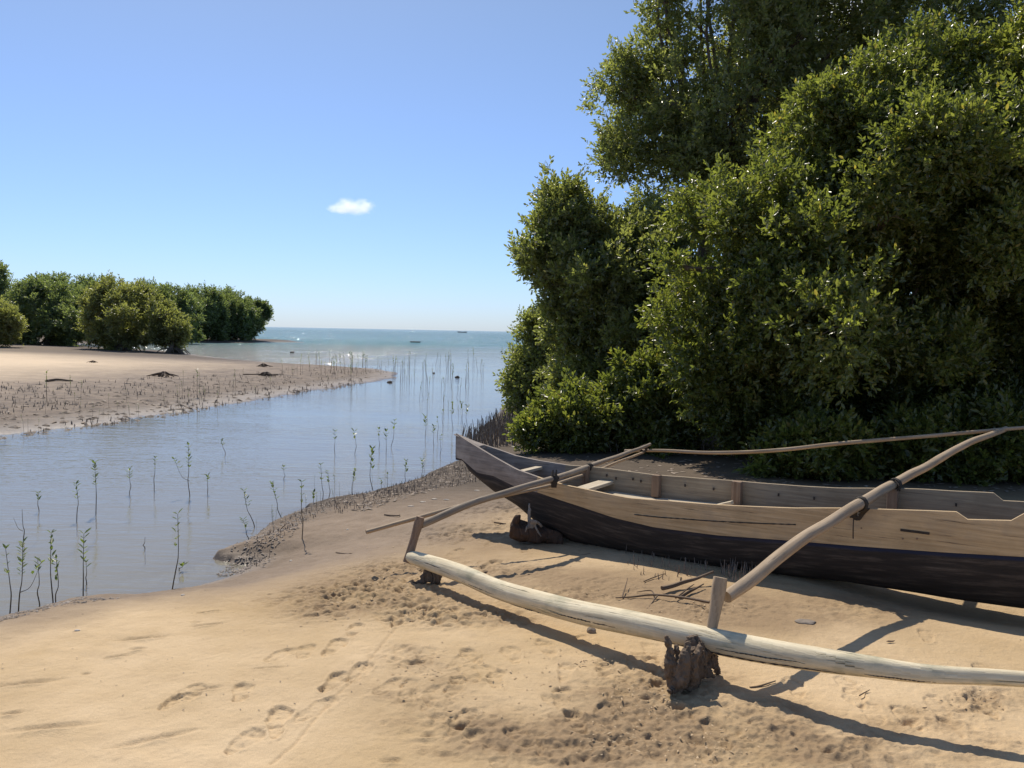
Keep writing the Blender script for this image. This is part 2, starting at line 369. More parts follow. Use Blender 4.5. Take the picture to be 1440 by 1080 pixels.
    for px, py, r, dep, ang, el in [(30, 952, .03, .016, 15, 5), (75, 1020, .03, .016, 12, 5), (215, 1040, .025, .013, 32, 6), (200, 888, .028, .018, 12, 4), (165, 915, .02, .014, 25, 3), (195, 905, .018, .014, 5, 2),
                                    (295, 848, .022, .018, 20, 3), (290, 870, .02, .016, 20, 4), (275, 865, .018, .012, 0, 1.5), (385, 838, .018, .014, 25, 3), (15, 998, .02, .014, 10, 2), (290, 968, .018, .01, 15, 3),
                                    (375, 940, .012, .008, 12, 7), (1278, 1020, .03, .024, 35, 1.8), (375, 820, .018, .012, 0, 1.5), (430, 812, .012, .010, 20, 6), (1340, 745, .02, .01, 0, 2), (1200, 968, .02, .010, 30, 2),
                                    (120, 940, .015, .01, 0, 1.2), (1170, 1062, .02, .012, 0, 2), (600, 1040, .02, .01, 0, 1.5), (550, 1075, .02, .012, 0, 2), (1060, 1020, .02, .012, 10, 2)]:
        dent(px, py, r, dep, ang, el)
    # long thin drag line and soft ripples running with the shore
    tr = [gp(*p) for p in [(380, 1079), (415, 1050), (455, 1000), (500, 955), (540, 905), (575, 860)]]
    for (x1, y1), (x2, y2) in zip(tr, tr[1:]):
        s = patch((x1+x2)/2, (y1+y2)/2, .6)
        dx, dy = x2-x1, y2-y1; t = np.clip(((X[s]-x1)*dx+(Y[s]-y1)*dy)/(dx*dx+dy*dy), 0, 1); d = np.hypot(X[s]-x1-t*dx, Y[s]-y1-t*dy)
        m = (t > 0) & (t < 1); Z[s] += np.where(m, -.006*np.exp(-(d/.008)**2), 0)
    near = sstep(12-Y, 0, 5)*sstep(Z, .1, .22)
    Z += near*.0022*np.sin((X*.5+Y)*34+6*fbm(X*1.5, Y*1.5, 2, 77))*sstep(fbm(X*.8, Y*.8, 2, 78), -.1, .4)
    Z += near*(.0022*fbm(X*38, Y*38, 3, 91)+.0035*np.abs(fbm(X*9, Y*9, 3, 95))*sstep(fbm(X*.9, Y*.9, 2, 96), -.1, .3))
    for px, py, rx, ry, a in [(560, 800, .9, .45, .6), (700, 760, 1.1, .6, .85), (880, 820, 1.0, .40, 1.0), (1000, 858, .6, .28, .9), (1130, 880, .6, .25, .7), (1250, 850, .7, .25, .35), (470, 850, .5, .3, .3), (930, 980, .35, .25, .35), (960, 1040, .6, .3, .25), (500, 970, .5, .3, .15)]:
        cx, cy = gp(px, py); DM += a*np.exp(-((X-cx)/rx)**2-((Y-cy)/ry)**2)
    DM = np.clip(DM*(.75+.9*fbm(X*2.2, Y*2.2, 4, 61)), 0, 1)
    nv = X.size; me = bpy.data.meshes.new('beach'); me.vertices.add(nv)
    co = np.stack([X, Y, Z], -1).reshape(-1, 3); me.vertices.foreach_set('co', co.ravel())
    ny, nx = X.shape; i = np.arange(ny-1)[:, None]*nx+np.arange(nx-1)[None, :]; q = np.stack([i, i+1, i+nx+1, i+nx], -1).reshape(-1, 4)
    me.loops.add(q.size); me.polygons.add(len(q)); me.loops.foreach_set('vertex_index', q.ravel()); me.polygons.foreach_set('loop_start', np.arange(0, q.size, 4))
    me.update(calc_edges=True)
    d1 = sdist(X, Y, BEACH).ravel(); d2 = sdist(X, Y, SPIT).ravel()
    a = me.attributes.new('beach_d', 'FLOAT', 'POINT'); a.data.foreach_set('value', d1)
    a = me.attributes.new('spit_d', 'FLOAT', 'POINT'); a.data.foreach_set('value', d2)
    a = me.attributes.new('damp', 'FLOAT', 'POINT'); a.data.foreach_set('value', DM.ravel())
    m, nt, b, _ = mat('sand_and_mud'); L = nt.links
    geo = N(nt, 'ShaderNodeNewGeometry'); P = geo.outputs['Position']; sx = N(nt, 'ShaderNodeSeparateXYZ'); L.new(P, sx.inputs[0])
    A1 = N(nt, 'ShaderNodeAttribute'); A1.attribute_name = 'beach_d'; A2 = N(nt, 'ShaderNodeAttribute'); A2.attribute_name = 'spit_d'
    nb = N(nt, 'ShaderNodeTexNoise', i_Scale=.9, i_Detail=6.0, i_Roughness=.6); L.new(P, nb.inputs[0])
    nm = N(nt, 'ShaderNodeTexNoise', i_Scale=7.0, i_Detail=6.0, i_Roughness=.65); L.new(P, nm.inputs[0])
    ng = N(nt, 'ShaderNodeTexNoise', i_Scale=260.0, i_Detail=3.0, i_Roughness=.7); L.new(P, ng.inputs[0])
    n4 = N(nt, 'ShaderNodeTexNoise', i_Scale=38.0, i_Detail=4.0, i_Roughness=.7); L.new(P, n4.inputs[0])
    dry = mixc(nt, ramp(nt, nb.outputs[0], [(.35, g3(0)), (.65, g3(1))]).outputs[0], (.45, .315, .160), (.62, .46, .275))
    dry = mixc(nt, ramp(nt, nm.outputs[0], [(.50, g3(0)), (.8, g3(.45))]).outputs[0], dry, (.40, .285, .165))
    A3 = N(nt, 'ShaderNodeAttribute'); A3.attribute_name = 'damp'
    dry = mixc(nt, math_(nt, 'MULTIPLY', A3.outputs['Fac'], .85), dry, (.265, .18, .10))
    mud = mixc(nt, nm.outputs[0], (.19, .135, .088), (.34, .26, .185))
    # wetness / mud near the creek: by distance from the shore, wider behind the bow
    dd = math_(nt, 'ADD', math_(nt, 'MULTIPLY', A1.outputs['Fac'], .75), math_(nt, 'MULTIPLY', math_(nt, 'SUBTRACT', nb.outputs[0], .5), 1.0))
    far = N(nt, 'ShaderNodeMapRange'); L.new(sx.outputs[1], far.inputs[0]); far.inputs[1].default_value = 5.5; far.inputs[2].default_value = 8.5; far.inputs[3].default_value = 0; far.inputs[4].default_value = 1.9
    dd = math_(nt, 'SUBTRACT', dd, far.outputs[0])
    c1 = mixc(nt, ramp(nt, dd, [(.30, g3(0)), (1.0, g3(1))]).outputs[0], mud, dry)
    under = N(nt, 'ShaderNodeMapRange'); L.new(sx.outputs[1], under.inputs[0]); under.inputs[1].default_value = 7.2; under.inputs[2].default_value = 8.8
    c1 = mixc(nt, math_(nt, 'MULTIPLY', under.outputs[0], .85), c1, mixc(nt, nm.outputs[0], (.025, .019, .014), (.10, .075, .053)))  # leaf mulch beyond the canoe, with the trees' shade deepened into its colour
    # the spit across the creek: pinkish grey mud by the water, pale dry sand on top
    d2n = math_(nt, 'ADD', A2.outputs['Fac'], math_(nt, 'MULTIPLY', math_(nt, 'SUBTRACT', nb.outputs[0], .5), 5.0))
    n5 = N(nt, 'ShaderNodeTexNoise', i_Scale=2.2, i_Detail=8.0, i_Roughness=.75); L.new(P, n5.inputs[0])
    mud2 = mixc(nt, ramp(nt, n5.outputs[0], [(.35, g3(0)), (.62, g3(1))]).outputs[0], (.13, .10, .075), (.29, .225, .165))
    sf = N(nt, 'ShaderNodeMapRange'); L.new(d2n, sf.inputs[0]); sf.inputs[1].default_value = 5; sf.inputs[2].default_value = 13.0
    c2 = mixc(nt, sf.outputs[0], mud2, (.66, .51, .34))
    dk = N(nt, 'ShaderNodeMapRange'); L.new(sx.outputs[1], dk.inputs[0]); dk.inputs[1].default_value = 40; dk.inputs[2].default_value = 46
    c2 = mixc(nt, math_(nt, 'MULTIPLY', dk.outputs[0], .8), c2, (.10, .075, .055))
    land2 = math_(nt, 'GREATER_THAN', A2.outputs['Fac'], -1.0)
    col = mixc(nt, land2, c1, c2)
    # below the water: silt in the creek, blue-green sea floor farther out
    sea = N(nt, 'ShaderNodeMapRange'); L.new(sx.outputs[1], sea.inputs[0]); sea.inputs[1].default_value = 26; sea.inputs[2].default_value = 120
    bed = mixc(nt, sea.outputs[0], (.33, .29, .22), (.11, .25, .26))
    wf = N(nt, 'ShaderNodeMapRange'); L.new(sx.outputs[2], wf.inputs[0]); wf.inputs[1].default_value = -.01; wf.inputs[2].default_value = -.16
    dark = ramp(nt, math_(nt, 'ADD', sx.outputs[2], 0.0), [(0, g3(.66)), (.08, g3(.76)), (.24, g3(1))])
    col = mixc(nt, 1.0, col, dark.outputs[0], 'MULTIPLY')
    col = mixc(nt, wf.outputs[0], col, bed)
    gr = ramp(nt, ng.outputs[0], [(.3, g3(.82)), (.7, g3(1.12))]); col = mixc(nt, 1.0, col, gr.outputs[0], 'MULTIPLY')
    L.new(col, b.inputs[0])
    ro = ramp(nt, sx.outputs[2], [(0, g3(.35)), (.10, g3(.9))]); L.new(ro.outputs[0], b.inputs['Roughness']); b.inputs['Specular IOR Level'].default_value = .3
    hh = math_(nt, 'ADD', math_(nt, 'MULTIPLY', ng.outputs[0], .25), n4.outputs[0])
    bp = N(nt, 'ShaderNodeBump', i_Strength=.8, i_Distance=.008); L.new(hh, bp.inputs['Height']); L.new(bp.outputs[0], b.inputs['Normal'])
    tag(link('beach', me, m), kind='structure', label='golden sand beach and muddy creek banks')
build_ground()

# ================================================================== WATER
def build_water():
    ys = np.concatenate([[-40, -10], np.geomspace(2, 9000, 40)]); us = np.linspace(-1, 1, 9)
    V = []; 
    for yy in ys:
        w = max(60, abs(yy)*3)
        V += [(uu*w, yy, 0) for uu in us]
    n = len(us); Fc = [(i*n+j, i*n+j+1, (i+1)*n+j+1, (i+1)*n+j) for i in range(len(ys)-1) for j in range(n-1)]
    me = bpy.data.meshes.new('water'); me.from_pydata(V, [], Fc)
    m, nt, b, out = mat('creek_and_sea_water'); L = nt.links; nt.nodes.remove(b)
    geo = N(nt, 'ShaderNodeNewGeometry'); P = geo.outputs['Position']; sx = N(nt, 'ShaderNodeSeparateXYZ'); L.new(P, sx.inputs[0])
    mp = N(nt, 'ShaderNodeMapping'); L.new(P, mp.inputs[0]); mp.inputs['Rotation'].default_value = (0, 0, R(8)); mp.inputs['Scale'].default_value = (.35, 1, 1)
    n1 = N(nt, 'ShaderNodeTexNoise', i_Scale=9.0, i_Detail=3.0, i_Roughness=.55, i_Distortion=.3); L.new(mp.outputs[0], n1.inputs[0])
    n2 = N(nt, 'ShaderNodeTexNoise', i_Scale=2.0, i_Detail=5.0, i_Roughness=.6); L.new(mp.outputs[0], n2.inputs[0])
    n3 = N(nt, 'ShaderNodeTexNoise', i_Scale=.25, i_Detail=4.0); L.new(mp.outputs[0], n3.inputs[0])
    sea = N(nt, 'ShaderNodeMapRange'); L.new(sx.outputs[1], sea.inputs[0]); sea.inputs[1].default_value = 36; sea.inputs[2].default_value = 110
    h = math_(nt, 'ADD', math_(nt, 'MULTIPLY', n1.outputs[0], .010), math_(nt, 'MULTIPLY', n2.outputs[0], math_(nt, 'MULTIPLY_ADD', sea.outputs[0], .34, .012)))
    gx = N(nt, 'ShaderNodeMapRange'); L.new(sx.outputs[0], gx.inputs[0]); gx.inputs[1].default_value = -5; gx.inputs[2].default_value = -14
    gy = N(nt, 'ShaderNodeMapRange'); L.new(sx.outputs[1], gy.inputs[0]); gy.inputs[1].default_value = 40; gy.inputs[2].default_value = 48
    gy2 = N(nt, 'ShaderNodeMapRange'); L.new(sx.outputs[1], gy2.inputs[0]); gy2.inputs[1].default_value = 160; gy2.inputs[2].default_value = 90
    chop = math_(nt, 'MULTIPLY', math_(nt, 'MULTIPLY', gx.outputs[0], gy.outputs[0]), gy2.outputs[0])
    h = math_(nt, 'ADD', h, math_(nt, 'MULTIPLY', n2.outputs[0], math_(nt, 'MULTIPLY', chop, .55)))
    patchy = ramp(nt, n3.outputs[0], [(.35, g3(.35)), (.65, g3(1))]); h = math_(nt, 'MULTIPLY', h, patchy.outputs[0])
    bp = N(nt, 'ShaderNodeBump', i_Strength=1.0, i_Distance=1.0); L.new(h, bp.inputs['Height'])
    fr = N(nt, 'ShaderNodeFresnel', i_IOR=1.33); L.new(bp.outputs[0], fr.inputs['Normal'])
    gl = N(nt, 'ShaderNodeBsdfGlossy', i_Roughness=.06); L.new(bp.outputs[0], gl.inputs['Normal'])
    tr = N(nt, 'ShaderNodeBsdfTransparent'); tr.inputs[0].default_value = (.80, .84, .84, 1)
    df = N(nt, 'ShaderNodeBsdfDiffuse'); dc = mixc(nt, sea.outputs[0], (.36, .33, .26), (.085, .20, .22)); L.new(dc, df.inputs[0])
    m1 = N(nt, 'ShaderNodeMixShader'); L.new(math_(nt, 'MULTIPLY_ADD', sea.outputs[0], .45, .45), m1.inputs[0]); L.new(tr.outputs[0], m1.inputs[1]); L.new(df.outputs[0], m1.inputs[2])
    mx = N(nt, 'ShaderNodeMixShader'); L.new(fr.outputs[0], mx.inputs[0]); L.new(m1.outputs[0], mx.inputs[1]); L.new(gl.outputs[0], mx.inputs[2]); L.new(mx.outputs[0], out.inputs[0])
    tag(link('water', me, m), kind='structure', label='calm tidal creek opening into the sea')
build_water()

# ================================================================== OUTRIGGER CANOE
AX = Vector((.847, -.531, 0)).normalized(); NX = Vector((.531, .847, 0)).normalized(); ORG = Vector((.353, 6.25, 0))
S0 = -1.13; S1 = 4.6; WID = .56
def wshape(s):
    t = min(max((s-S0)/1.7, 0), 1); f = math.sin(math.pi/2*t)**.85
    t2 = min(max((S1-s)/1.7, 0), 1); return f*math.sin(math.pi/2*t2)**.85
def off(s, q): return WID/2+(q-.5)*WID*wshape(s)      # q: 0 near side, 1 far side
def onhull(px, py, q):
    lo, hi = -1.3, 5.5; d = ray(px, py); k = d.x/d.y
    for _ in range(50):
        s = (lo+hi)/2; p = ORG+AX*s+NX*off(s, q)
        if p.x/p.y < k: lo = s
        else: hi = s
    return s, CZ+d.z*(p.y/d.y)
def prof(pix, q, extra=[]):
    a = sorted([onhull(px, py, q) for px, py in pix]+extra); return lambda s: float(np.interp(s, [t[0] for t in a], [t[1] for t in a]))
ZGN = prof([(641, 609), (670, 628), (700, 645), (727, 660), (762, 672), (800, 683), (842, 691), (885, 700), (950, 705), (1035, 711), (1120, 714), (1187, 714), (1345, 719), (1440, 722)], 0, [(4.0, 1.0), (4.6, 1.12)])
ZGF = prof([(641, 609), (655, 615), (667, 620), (725, 640), (760, 648), (800, 654), (830, 656), (915, 667), (990, 673), (1120, 683), (1172, 686), (1270, 687), (1397, 693), (1438, 695)], 1, [(4.0, 1.0), (4.6, 1.12)])
ZSM = prof([(650, 645), (672, 664), (694, 668), (727, 684), (760, 692), (815, 710), (867, 727), (922, 740), (1010, 751), (1120, 759), (1205, 766), (1317, 774), (1440, 781)], .04, [(4.0, .82), (4.6, .95)])
ZB = prof([(645, 630), (658, 662), (694, 693), (729, 715), (760, 742), (800, 764), (900, 788), (1000, 803), (1100, 813), (1192, 822), (1330, 845), (1440, 861)], .25, [(4.0, .46), (4.6, .9)])
canoe = empty('outrigger_canoe', (1.6, 5.6, .35))
tag(canoe, 'long weathered wooden outrigger canoe with dark lower hull drawn up on the sand', 'canoe')
def wood_uvgrid(rows):
    """rows: list of lists of (Vector, v) ; returns MB grid"""
    return rows
def grid_mesh(name, rows, us, vs_fn, m, parent, smooth=True):
    nr, nc = len(rows), len(rows[0]); V = [tuple(p) for r in rows for p in r]; Fc = []; uv = []
    for i in range(nr-1):
        for j in range(nc-1):
            Fc.append((i*nc+j, i*nc+j+1, (i+1)*nc+j+1, (i+1)*nc+j))
            uv.append([(us[i], vs_fn(i, j)), (us[i], vs_fn(i, j+1)), (us[i+1], vs_fn(i+1, j+1)), (us[i+1], vs_fn(i+1, j))])
    me = bpy.data.meshes.new(name); me.from_pydata(V, [], Fc); ul = me.uv_layers.new(name='UVMap'); ul.data.foreach_set('uv', [c for f in uv for p in f for c in p])
    me.update(); o = link(name, me, m, parent, smooth)
    if smooth: me.set_sharp_from_angle(angle=R(40))
    return o
def build_canoe():
    ss = list(np.linspace(S0, S1, 150))
    # --- dugout lower hull, solid with hollowed inside
    rows = []; vv = []
    for s in ss:
        zs = ZSM(s); zsf = max(zs, ZGF(s)-.24*wshape(s)-.03); zb = min(ZB(s), zs-.02); w = wshape(s); o0 = off(s, 0)+.006; o1 = off(s, 1)-.006
        c = (o0+o1)/2; hw = (o1-o0)/2; row = []; vr = []
        for k in range(21):
            th = math.pi*k/20; cx = -math.cos(th); sy = math.sin(th)
            x = c+hw*math.copysign(abs(cx)**.75, cx); top = zs if k <= 10 else lerp(zs, zsf, (k-10)/10)
            z = top-(top-zb)*abs(sy)**.8
            p = ORG+AX*s+NX*x; z += .006*mn.noise(Vector((s*3, x*8, z*8))); row.append(Vector((p.x, p.y, z))); vr.append((zs-z) if k <= 10 else .3)
        # inside of the trough
        th_ = .03
        for k in range(11):
            t = k/10; x = lerp(o1-th_*w, o0+th_*w, t); fl = lerp(zsf, zs, t)-(.10 if .05 < t < .95 else 0)*w
            p = ORG+AX*s+NX*x; row.append(Vector((p.x, p.y, fl))); vr.append(.3)
        row.append(row[0].copy()); vr.append(0)
        rows.append(row); vv.append(vr)
    o = grid_mesh('dugout_hull', rows, ss, lambda i, j: vv[i][j], HULL, canoe)
    # --- side planks (strakes), each a slab with thickness
    def notch_near(s):
        a, _ = onhull(1345, 719, 0); b, _ = onhull(1361, 731, 0); c, _ = onhull(1422, 732, 0); d, _ = onhull(1440, 722, 0)
        return float(np.interp(s, [a, b, c, d], [0, .042, .042, 0]))
    def notch_far(s):
        a, _ = onhull(1397, 694, 1); b, _ = onhull(1411, 703, 1)
        return float(np.interp(s, [a, b, b+.35, b+.4], [0, .045, .045, 0]))
    for side in (0, 1):
        q = side; sg = 1 if side == 0 else -1; zt = ZGN if side == 0 else ZGF; rows = []; vv = []
        extra = sorted(set(ss+[onhull(a, b, q)[0] for a, b in ([(1345, 719), (1361, 731), (1422, 732), (1440, 722)] if side == 0 else [(1397, 694), (1411, 703)])]+[s+.01 for s in np.linspace(1.2, 3.2, 40)]))
        for s in extra:
            top = zt(s)-(notch_near(s) if side == 0 else notch_far(s))+.003*mn.noise(Vector((s*4, side*5, 0)))
            bot = ZSM(s)-.004 if side == 0 else max(ZSM(s), ZGF(s)-.24*wshape(s)-.03)-.004
            w = wshape(s); t = min(.026, .45*WID*w+.004); flare = .018*w
            oo = off(s, q); out_t = oo-sg*flare; out_b = oo
            if side == 0: out_b = oo+.0
            pts = []
            for k in range(6):
                f = k/5; x = lerp(out_b, out_t, f)-sg*.006*math.sin(math.pi*f); pts.append((x, lerp(bot, top, f)))
            for k in range(6):
                f = 1-k/5; x = lerp(out_b, out_t, f)+sg*t; pts.append((x, lerp(bot, top, f)))
            pts.append(pts[0])
            row = []; 
            for x, z in pts:
                p = ORG+AX*s+NX*x; row.append(Vector((p.x, p.y, z)))
            rows.append(row); vv.append([z*1.0+side for x, z in pts[:6]]+[z+.5 for x, z in pts[6:]])
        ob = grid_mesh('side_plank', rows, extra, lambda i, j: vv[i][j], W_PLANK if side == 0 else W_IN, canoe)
        if side == 1: ob['label'] = 'far side plank seen from its shaded inner face'
        # grey bow end of the plank
        ob.data.materials.append(W_BOW)
        for poly in ob.data.polygons:
            sc_ = (Vector(poly.center)-ORG).dot(AX)
            if sc_ < -.22: poly.material_index = 1
    # --- bow cap block
    mb = MB(); p0 = ORG+AX*(S0-.01)+NX*(WID/2)
    pts = []; 
    for s in np.linspace(S0-.015, S0+.26, 8):
        p = ORG+AX*s+NX*(WID/2); pts.append(Vector((p.x, p.y, (ZGN(s)+ZGF(s))/2-.012)))
    mb.tube(pts, [.014, .02, .03, .036, .044, .05, .054, .056], n=12, flat=.35)
    mb.build('bow_cap', W_BOW, canoe)
    # --- gunwale top edges, worn pale: rounded rail along each plank (bow part)
    # --- floor boards
    sA, _ = onhull(850, 690, .5); sB, _ = onhull(1060, 705, .5)
    for a, b, x0, x1, dz in ((.15, 1.35, .33, .52, 0), (.2, 1.42, .12, .32, -.006)):
        mb = MB(); n = 14
        for i in range(n):
            s_ = lerp(a, b, i/n); e_ = lerp(a, b, (i+1)/n)
            def zz(s): return ZGF(s)-.165+dz
            P = lambda s, x, z: (ORG+AX*s+NX*x)+Vector((0, 0, z))
            mb.quad(P(s_, x0, zz(s_)), P(e_, x0, zz(e_)), P(e_, x1, zz(e_)), P(s_, x1, zz(s_)), ((s_, x0), (e_, x0), (e_, x1), (s_, x1)))
            mb.quad(P(s_, x0, zz(s_)-.02), P(e_, x0, zz(e_)-.02), P(e_, x0, zz(e_)), P(s_, x0, zz(s_)), ((s_, 0), (e_, 0), (e_, .02), (s_, .02)))
        mb.build('floor_board', W_FLOOR, canoe)
    # --- thwart (small seat) and ribs on the far plank
    s_, _ = onhull(836, 681, .55); z_ = ZGF(s_)-.10
    mb = MB(); mb.block(ORG+AX*s_+NX*.29+Vector((0, 0, z_)), NX*.24, AX*.055, Vector((0, 0, .012))); mb.build('thwart', W_FLOOR, canoe, smooth=False, bevel=.003)
    s_, _ = onhull(745, 654, .5)
    mb = MB(); mb.block(ORG+AX*s_+NX*.28+Vector((0, 0, ZGF(s_)-.05)), NX*(.23*wshape(s_)), AX*.03, Vector((0, 0, .011))); mb.build('thwart', W_FLOOR, canoe, smooth=False, bevel=.003)
    for px, hh, ww in ((828, .10, .022), (927, .125, .03), (1040, .15, .034), (1258, .13, .032)):
        s_, _ = onhull(px, 680, 1); x = off(s_, 1)-.055
        mb = MB(); mb.block(ORG+AX*s_+NX*x+Vector((0, 0, ZGF(s_)-hh/2-.012)), Vector((0, 0, hh/2+.02)), AX*ww, NX*.028); mb.build('rib', W_RIB, canoe, smooth=False, bevel=.005)
    # small wedge and bailer-like block on the floor
    s_, _ = onhull(1022, 702, .7); mb = MB(); mb.block(ORG+AX*s_+NX*.34+Vector((0, 0, ZGF(s_)-.135)), (AX+Vector((0, 0, .35))).normalized()*.06, NX*.03, Vector((-.3, 0, 1))*.012)
    mb.build('wooden_wedge', W_FLOOR, canoe, smooth=False, bevel=.003)
    # seam crack and mortise slot on the near plank
    mb = MB(); pts = []
    for px, py in ((893, 723), (930, 727), (960, 729), (1000, 732), (1040, 734), (1085, 736), (1120, 737)):
        s, z = onhull(px, py, 0); p = ORG+AX*s+NX*(off(s, 0)-.0158); pts.append(Vector((p.x, p.y, z)))
    mb.tube(curve_pts(pts, 40), [.001+.0028*abs(math.sin(i*1.7))+.001 for i in range(41)], n=5); mb.build('seam_crack', DARKW, canoe)
    mb = MB(); s, z = onhull(1287, 747, 0); p = ORG+AX*s+NX*(off(s, 0)-.0155); mb.block(Vector((p.x, p.y, z)), AX*.078, NX*.004, Vector((0, 0, .007))); mb.build('mortise_slot', DARKW, canoe, smooth=False)
    for px, py in ((871, 703), (945, 711), (1212, 742), (1270, 757), (1290, 757)):
        mb = MB(); s, z = onhull(px, py, 0); p = ORG+AX*s+NX*(off(s, 0)-.0165); p.z = z
        mb.tube([p+NX*.008, p-NX*.001], .005, n=8); mb.build('trenail', W_RIB, canoe)
    for px, py in ((855, 668), (868, 672), (892, 673), (903, 676), (965, 682), (1005, 687), (1096, 695), (1146, 700), (1345, 709)):
        mb = MB(); s, z = onhull(px, py, 1); p = ORG+AX*s+NX*(off(s, 1)-.024); p.z = z
        mb.block(p, AX*.005, NX*.004, Vector((0, 0, .010))); mb.build('trenail', DARKW, canoe, smooth=False)
    # --- float log
    fp = [(577, 783, 5.42), (620, 797, 5.19), (660, 811, 4.94), (700, 827, 4.74), (750, 844, 4.50), (800, 857, 4.31), (850, 868, 4.15), (935, 886, 3.94), (1035, 908, 3.73), (1135, 926, 3.53), (1220, 937, 3.41), (1305, 948, 3.33), (1440, 954, 3.22), (1700, 975, 3.0), (1850, 985, 2.9)]
    pts = [PY(a, b, c) for a, b, c in fp]; P = curve_pts(pts, 90); P = jitter(P, .006, 2.0, 3)
    rr = rads([.044, .052, .053, .055, .055, .056, .058, .057, .055, .050, .043, .037, .030, .028, .026], 90); rr[0] = .036
    mb = MB(); mb.tube(P, rr, n=20, wob=.10, seed=4, wfreq=2.5); mb.build('float_log', W_FLOAT, canoe)
    for a, b, ang, wd in ((30, 42, -.25, .0026), (44, 62, -.75, .0032), (50, 58, -.2, .002), (64, 72, -.5, .0024), (12, 20, -.3, .002), (4, 8, .2, .002), (22, 29, -.9, .0022)):
        pp = []
        for k in range(a, b+1):
            t = (P[k+1]-P[k-1]).normalized(); sd = t.cross(Vector((0, 0, 1))).normalized(); up = sd.cross(t)
            an = ang+.12*mn.noise(P[k]*7); pp.append(P[k]+(sd*math.cos(an)+up*math.sin(an))*rr[k]*1.0)
        q = curve_pts(pp, 50); mb = MB(); mb.tube(jitter(q, .003, 30, a), [wd*math.sin(math.pi*(i+.5)/51)*(1+.5*math.sin(i*2.3))+.0006 for i in range(51)], n=5); mb.build('split', DARKW, canoe)
    # --- posts rising from the float
    a = PY(1002, 876, 3.83); t = PY(1013, 812, 3.87)
    mb = MB(); mb.tube(curve_pts([a-(t-a)*.2, lerp(a, t, .5)+Vector((.002, 0, 0)), t], 10), rads([.024, .026, .029, .033, .034, .032], 10), n=14, wob=.08, seed=2); mb.build('float_post', W_POLE, canoe)
    a = PY(577, 776, 5.43); t = PY(591, 727, 5.46)
    mb = MB(); mb.tube(curve_pts([a-(t-a)*.3, lerp(a, t, .5), t], 10), rads([.030, .028, .026, .028, .031, .026], 10), n=12, wob=.1, seed=5); mb.build('float_post', W_RIB, canoe)
    # --- booms
    bp = [PY(1022, 840, 3.88), PY(1060, 812, 4.05), PY(1120, 764, 4.46), PY(1172, 731, 4.82), PY(1212, 706, 5.08), PY(1258, 680, 5.55), PY(1310, 652, 6.15), PY(1360, 624, 6.9), PY(1415, 603, 7.8)]
    P = curve_pts(bp, 60); mb = MB(); mb.tube(jitter(P, .005, 2.5, 9), rads([.028, .032, .033, .033, .032, .031, .029, .027, .024], 60), n=14, wob=.10, seed=8); mb.build('boom', W_POLE, canoe)
    bp = [PY(592, 738, 5.48), PY(650, 713, 5.66), PY(720, 690, 5.90), PY(780, 673, 6.2), PY(832, 655, 6.75), PY(880, 638, 7.5), PY(914, 625, 8.1)]
    P = curve_pts(bp, 50); mb = MB(); mb.tube(jitter(P, .006, 2.5, 19), rads([.024, .025, .023, .022, .021, .018, .014], 50), n=12, wob=.1, seed=12); mb.build('boom', W_THIN, canoe)
    bp = [PY(515, 748, 5.62), PY(590, 728, 5.82), PY(668, 706, 6.0), PY(767, 684, 6.27), PY(826, 666, 6.72), PY(905, 636, 8.0)]
    P = curve_pts(bp, 50); mb = MB(); mb.tube(jitter(P, .006, 2.5, 29), rads([.014, .014, .013, .012, .012, .010], 50), n=10, wob=.1, seed=14); o = mb.build('spar', W_POLE, canoe); o['label'] = 'thin spar lashed below the forward boom'
    # --- far outrigger pole
    bp = [(878, 634, 8.2), (930, 634, 8.0), (1000, 637, 7.9), (1100, 632, 7.85), (1180, 624, 7.8), (1280, 615, 7.75), (1400, 605, 7.7), (1500, 598, 7.65), (1650, 590, 7.6)]
    P = curve_pts([PY(*b) for b in bp], 60); mb = MB(); mb.tube(jitter(P, .01, 1.2, 39), rads([.014, .015, .017, .018, .018, .017, .016, .016], 60), n=10, wob=.08, seed=15); o = mb.build('outrigger_pole', W_POLE, canoe); o['label'] = 'long bowed pole across the far boom ends'
    # --- lashings
    def lash(c, axis, r, turns=5, w=.03, seed=0, drop=0):
        axis = axis.normalized(); a = axis.cross(Vector((0, 0, 1))).normalized(); b = axis.cross(a); pts = []
        for i in range(turns*12+1):
            th = 2*math.pi*i/12; f = i/(turns*12)-.5
            pts.append(c+axis*(f*w+.004*math.sin(i*2.1+seed))+a*(math.cos(th)*r)+b*(math.sin(th)*r*1.08))
        mb = MB(); mb.tube(pts, .0055, n=5); 
        if drop:
            e = pts[-1]; mb.tube(curve_pts([e, e+Vector((-.02, -.03, -.03)), e+Vector((-.012, -.045, -drop*.6)), e+Vector((-.016, -.04, -drop))], 12), .004, n=5)
        return mb
    b1 = (PY(1258, 680, 5.55)-PY(1172, 731, 4.82)).normalized()
    c = PY(1210, 709, 5.06); mb = lash(c, b1, .038, 4, .035)
    # loop that ties down to a hole in the plank
    n0 = len(mb.v)
    s, z = onhull(1207, 727, 0); h = ORG+AX*s+NX*(off(s, 0)-.03); h.z = z
    for k in range(6):
        o_ = Vector(((k-3)*.006, 0, 0)); mb.tube(curve_pts([c+Vector((.03, -.03, -.02))+o_, h+Vector((.02, -.02, .03))+o_, h+o_*.6+Vector((0, -.012, -.01)), h+Vector((-.025, -.015, .02))+o_, c+Vector((-.035, -.02, -.02))+o_], 14), .005, n=5)
    mb.tube(curve_pts([h+Vector((-.03, -.02, 0)), h+Vector((-.035, -.03, -.04)), h+Vector((-.032, -.03, -.12))], 10), .004, n=5)
    mb.tube([h+Vector((-.05, -.01, .008)), h+Vector((.0, -.02, .012))], .008, n=7)
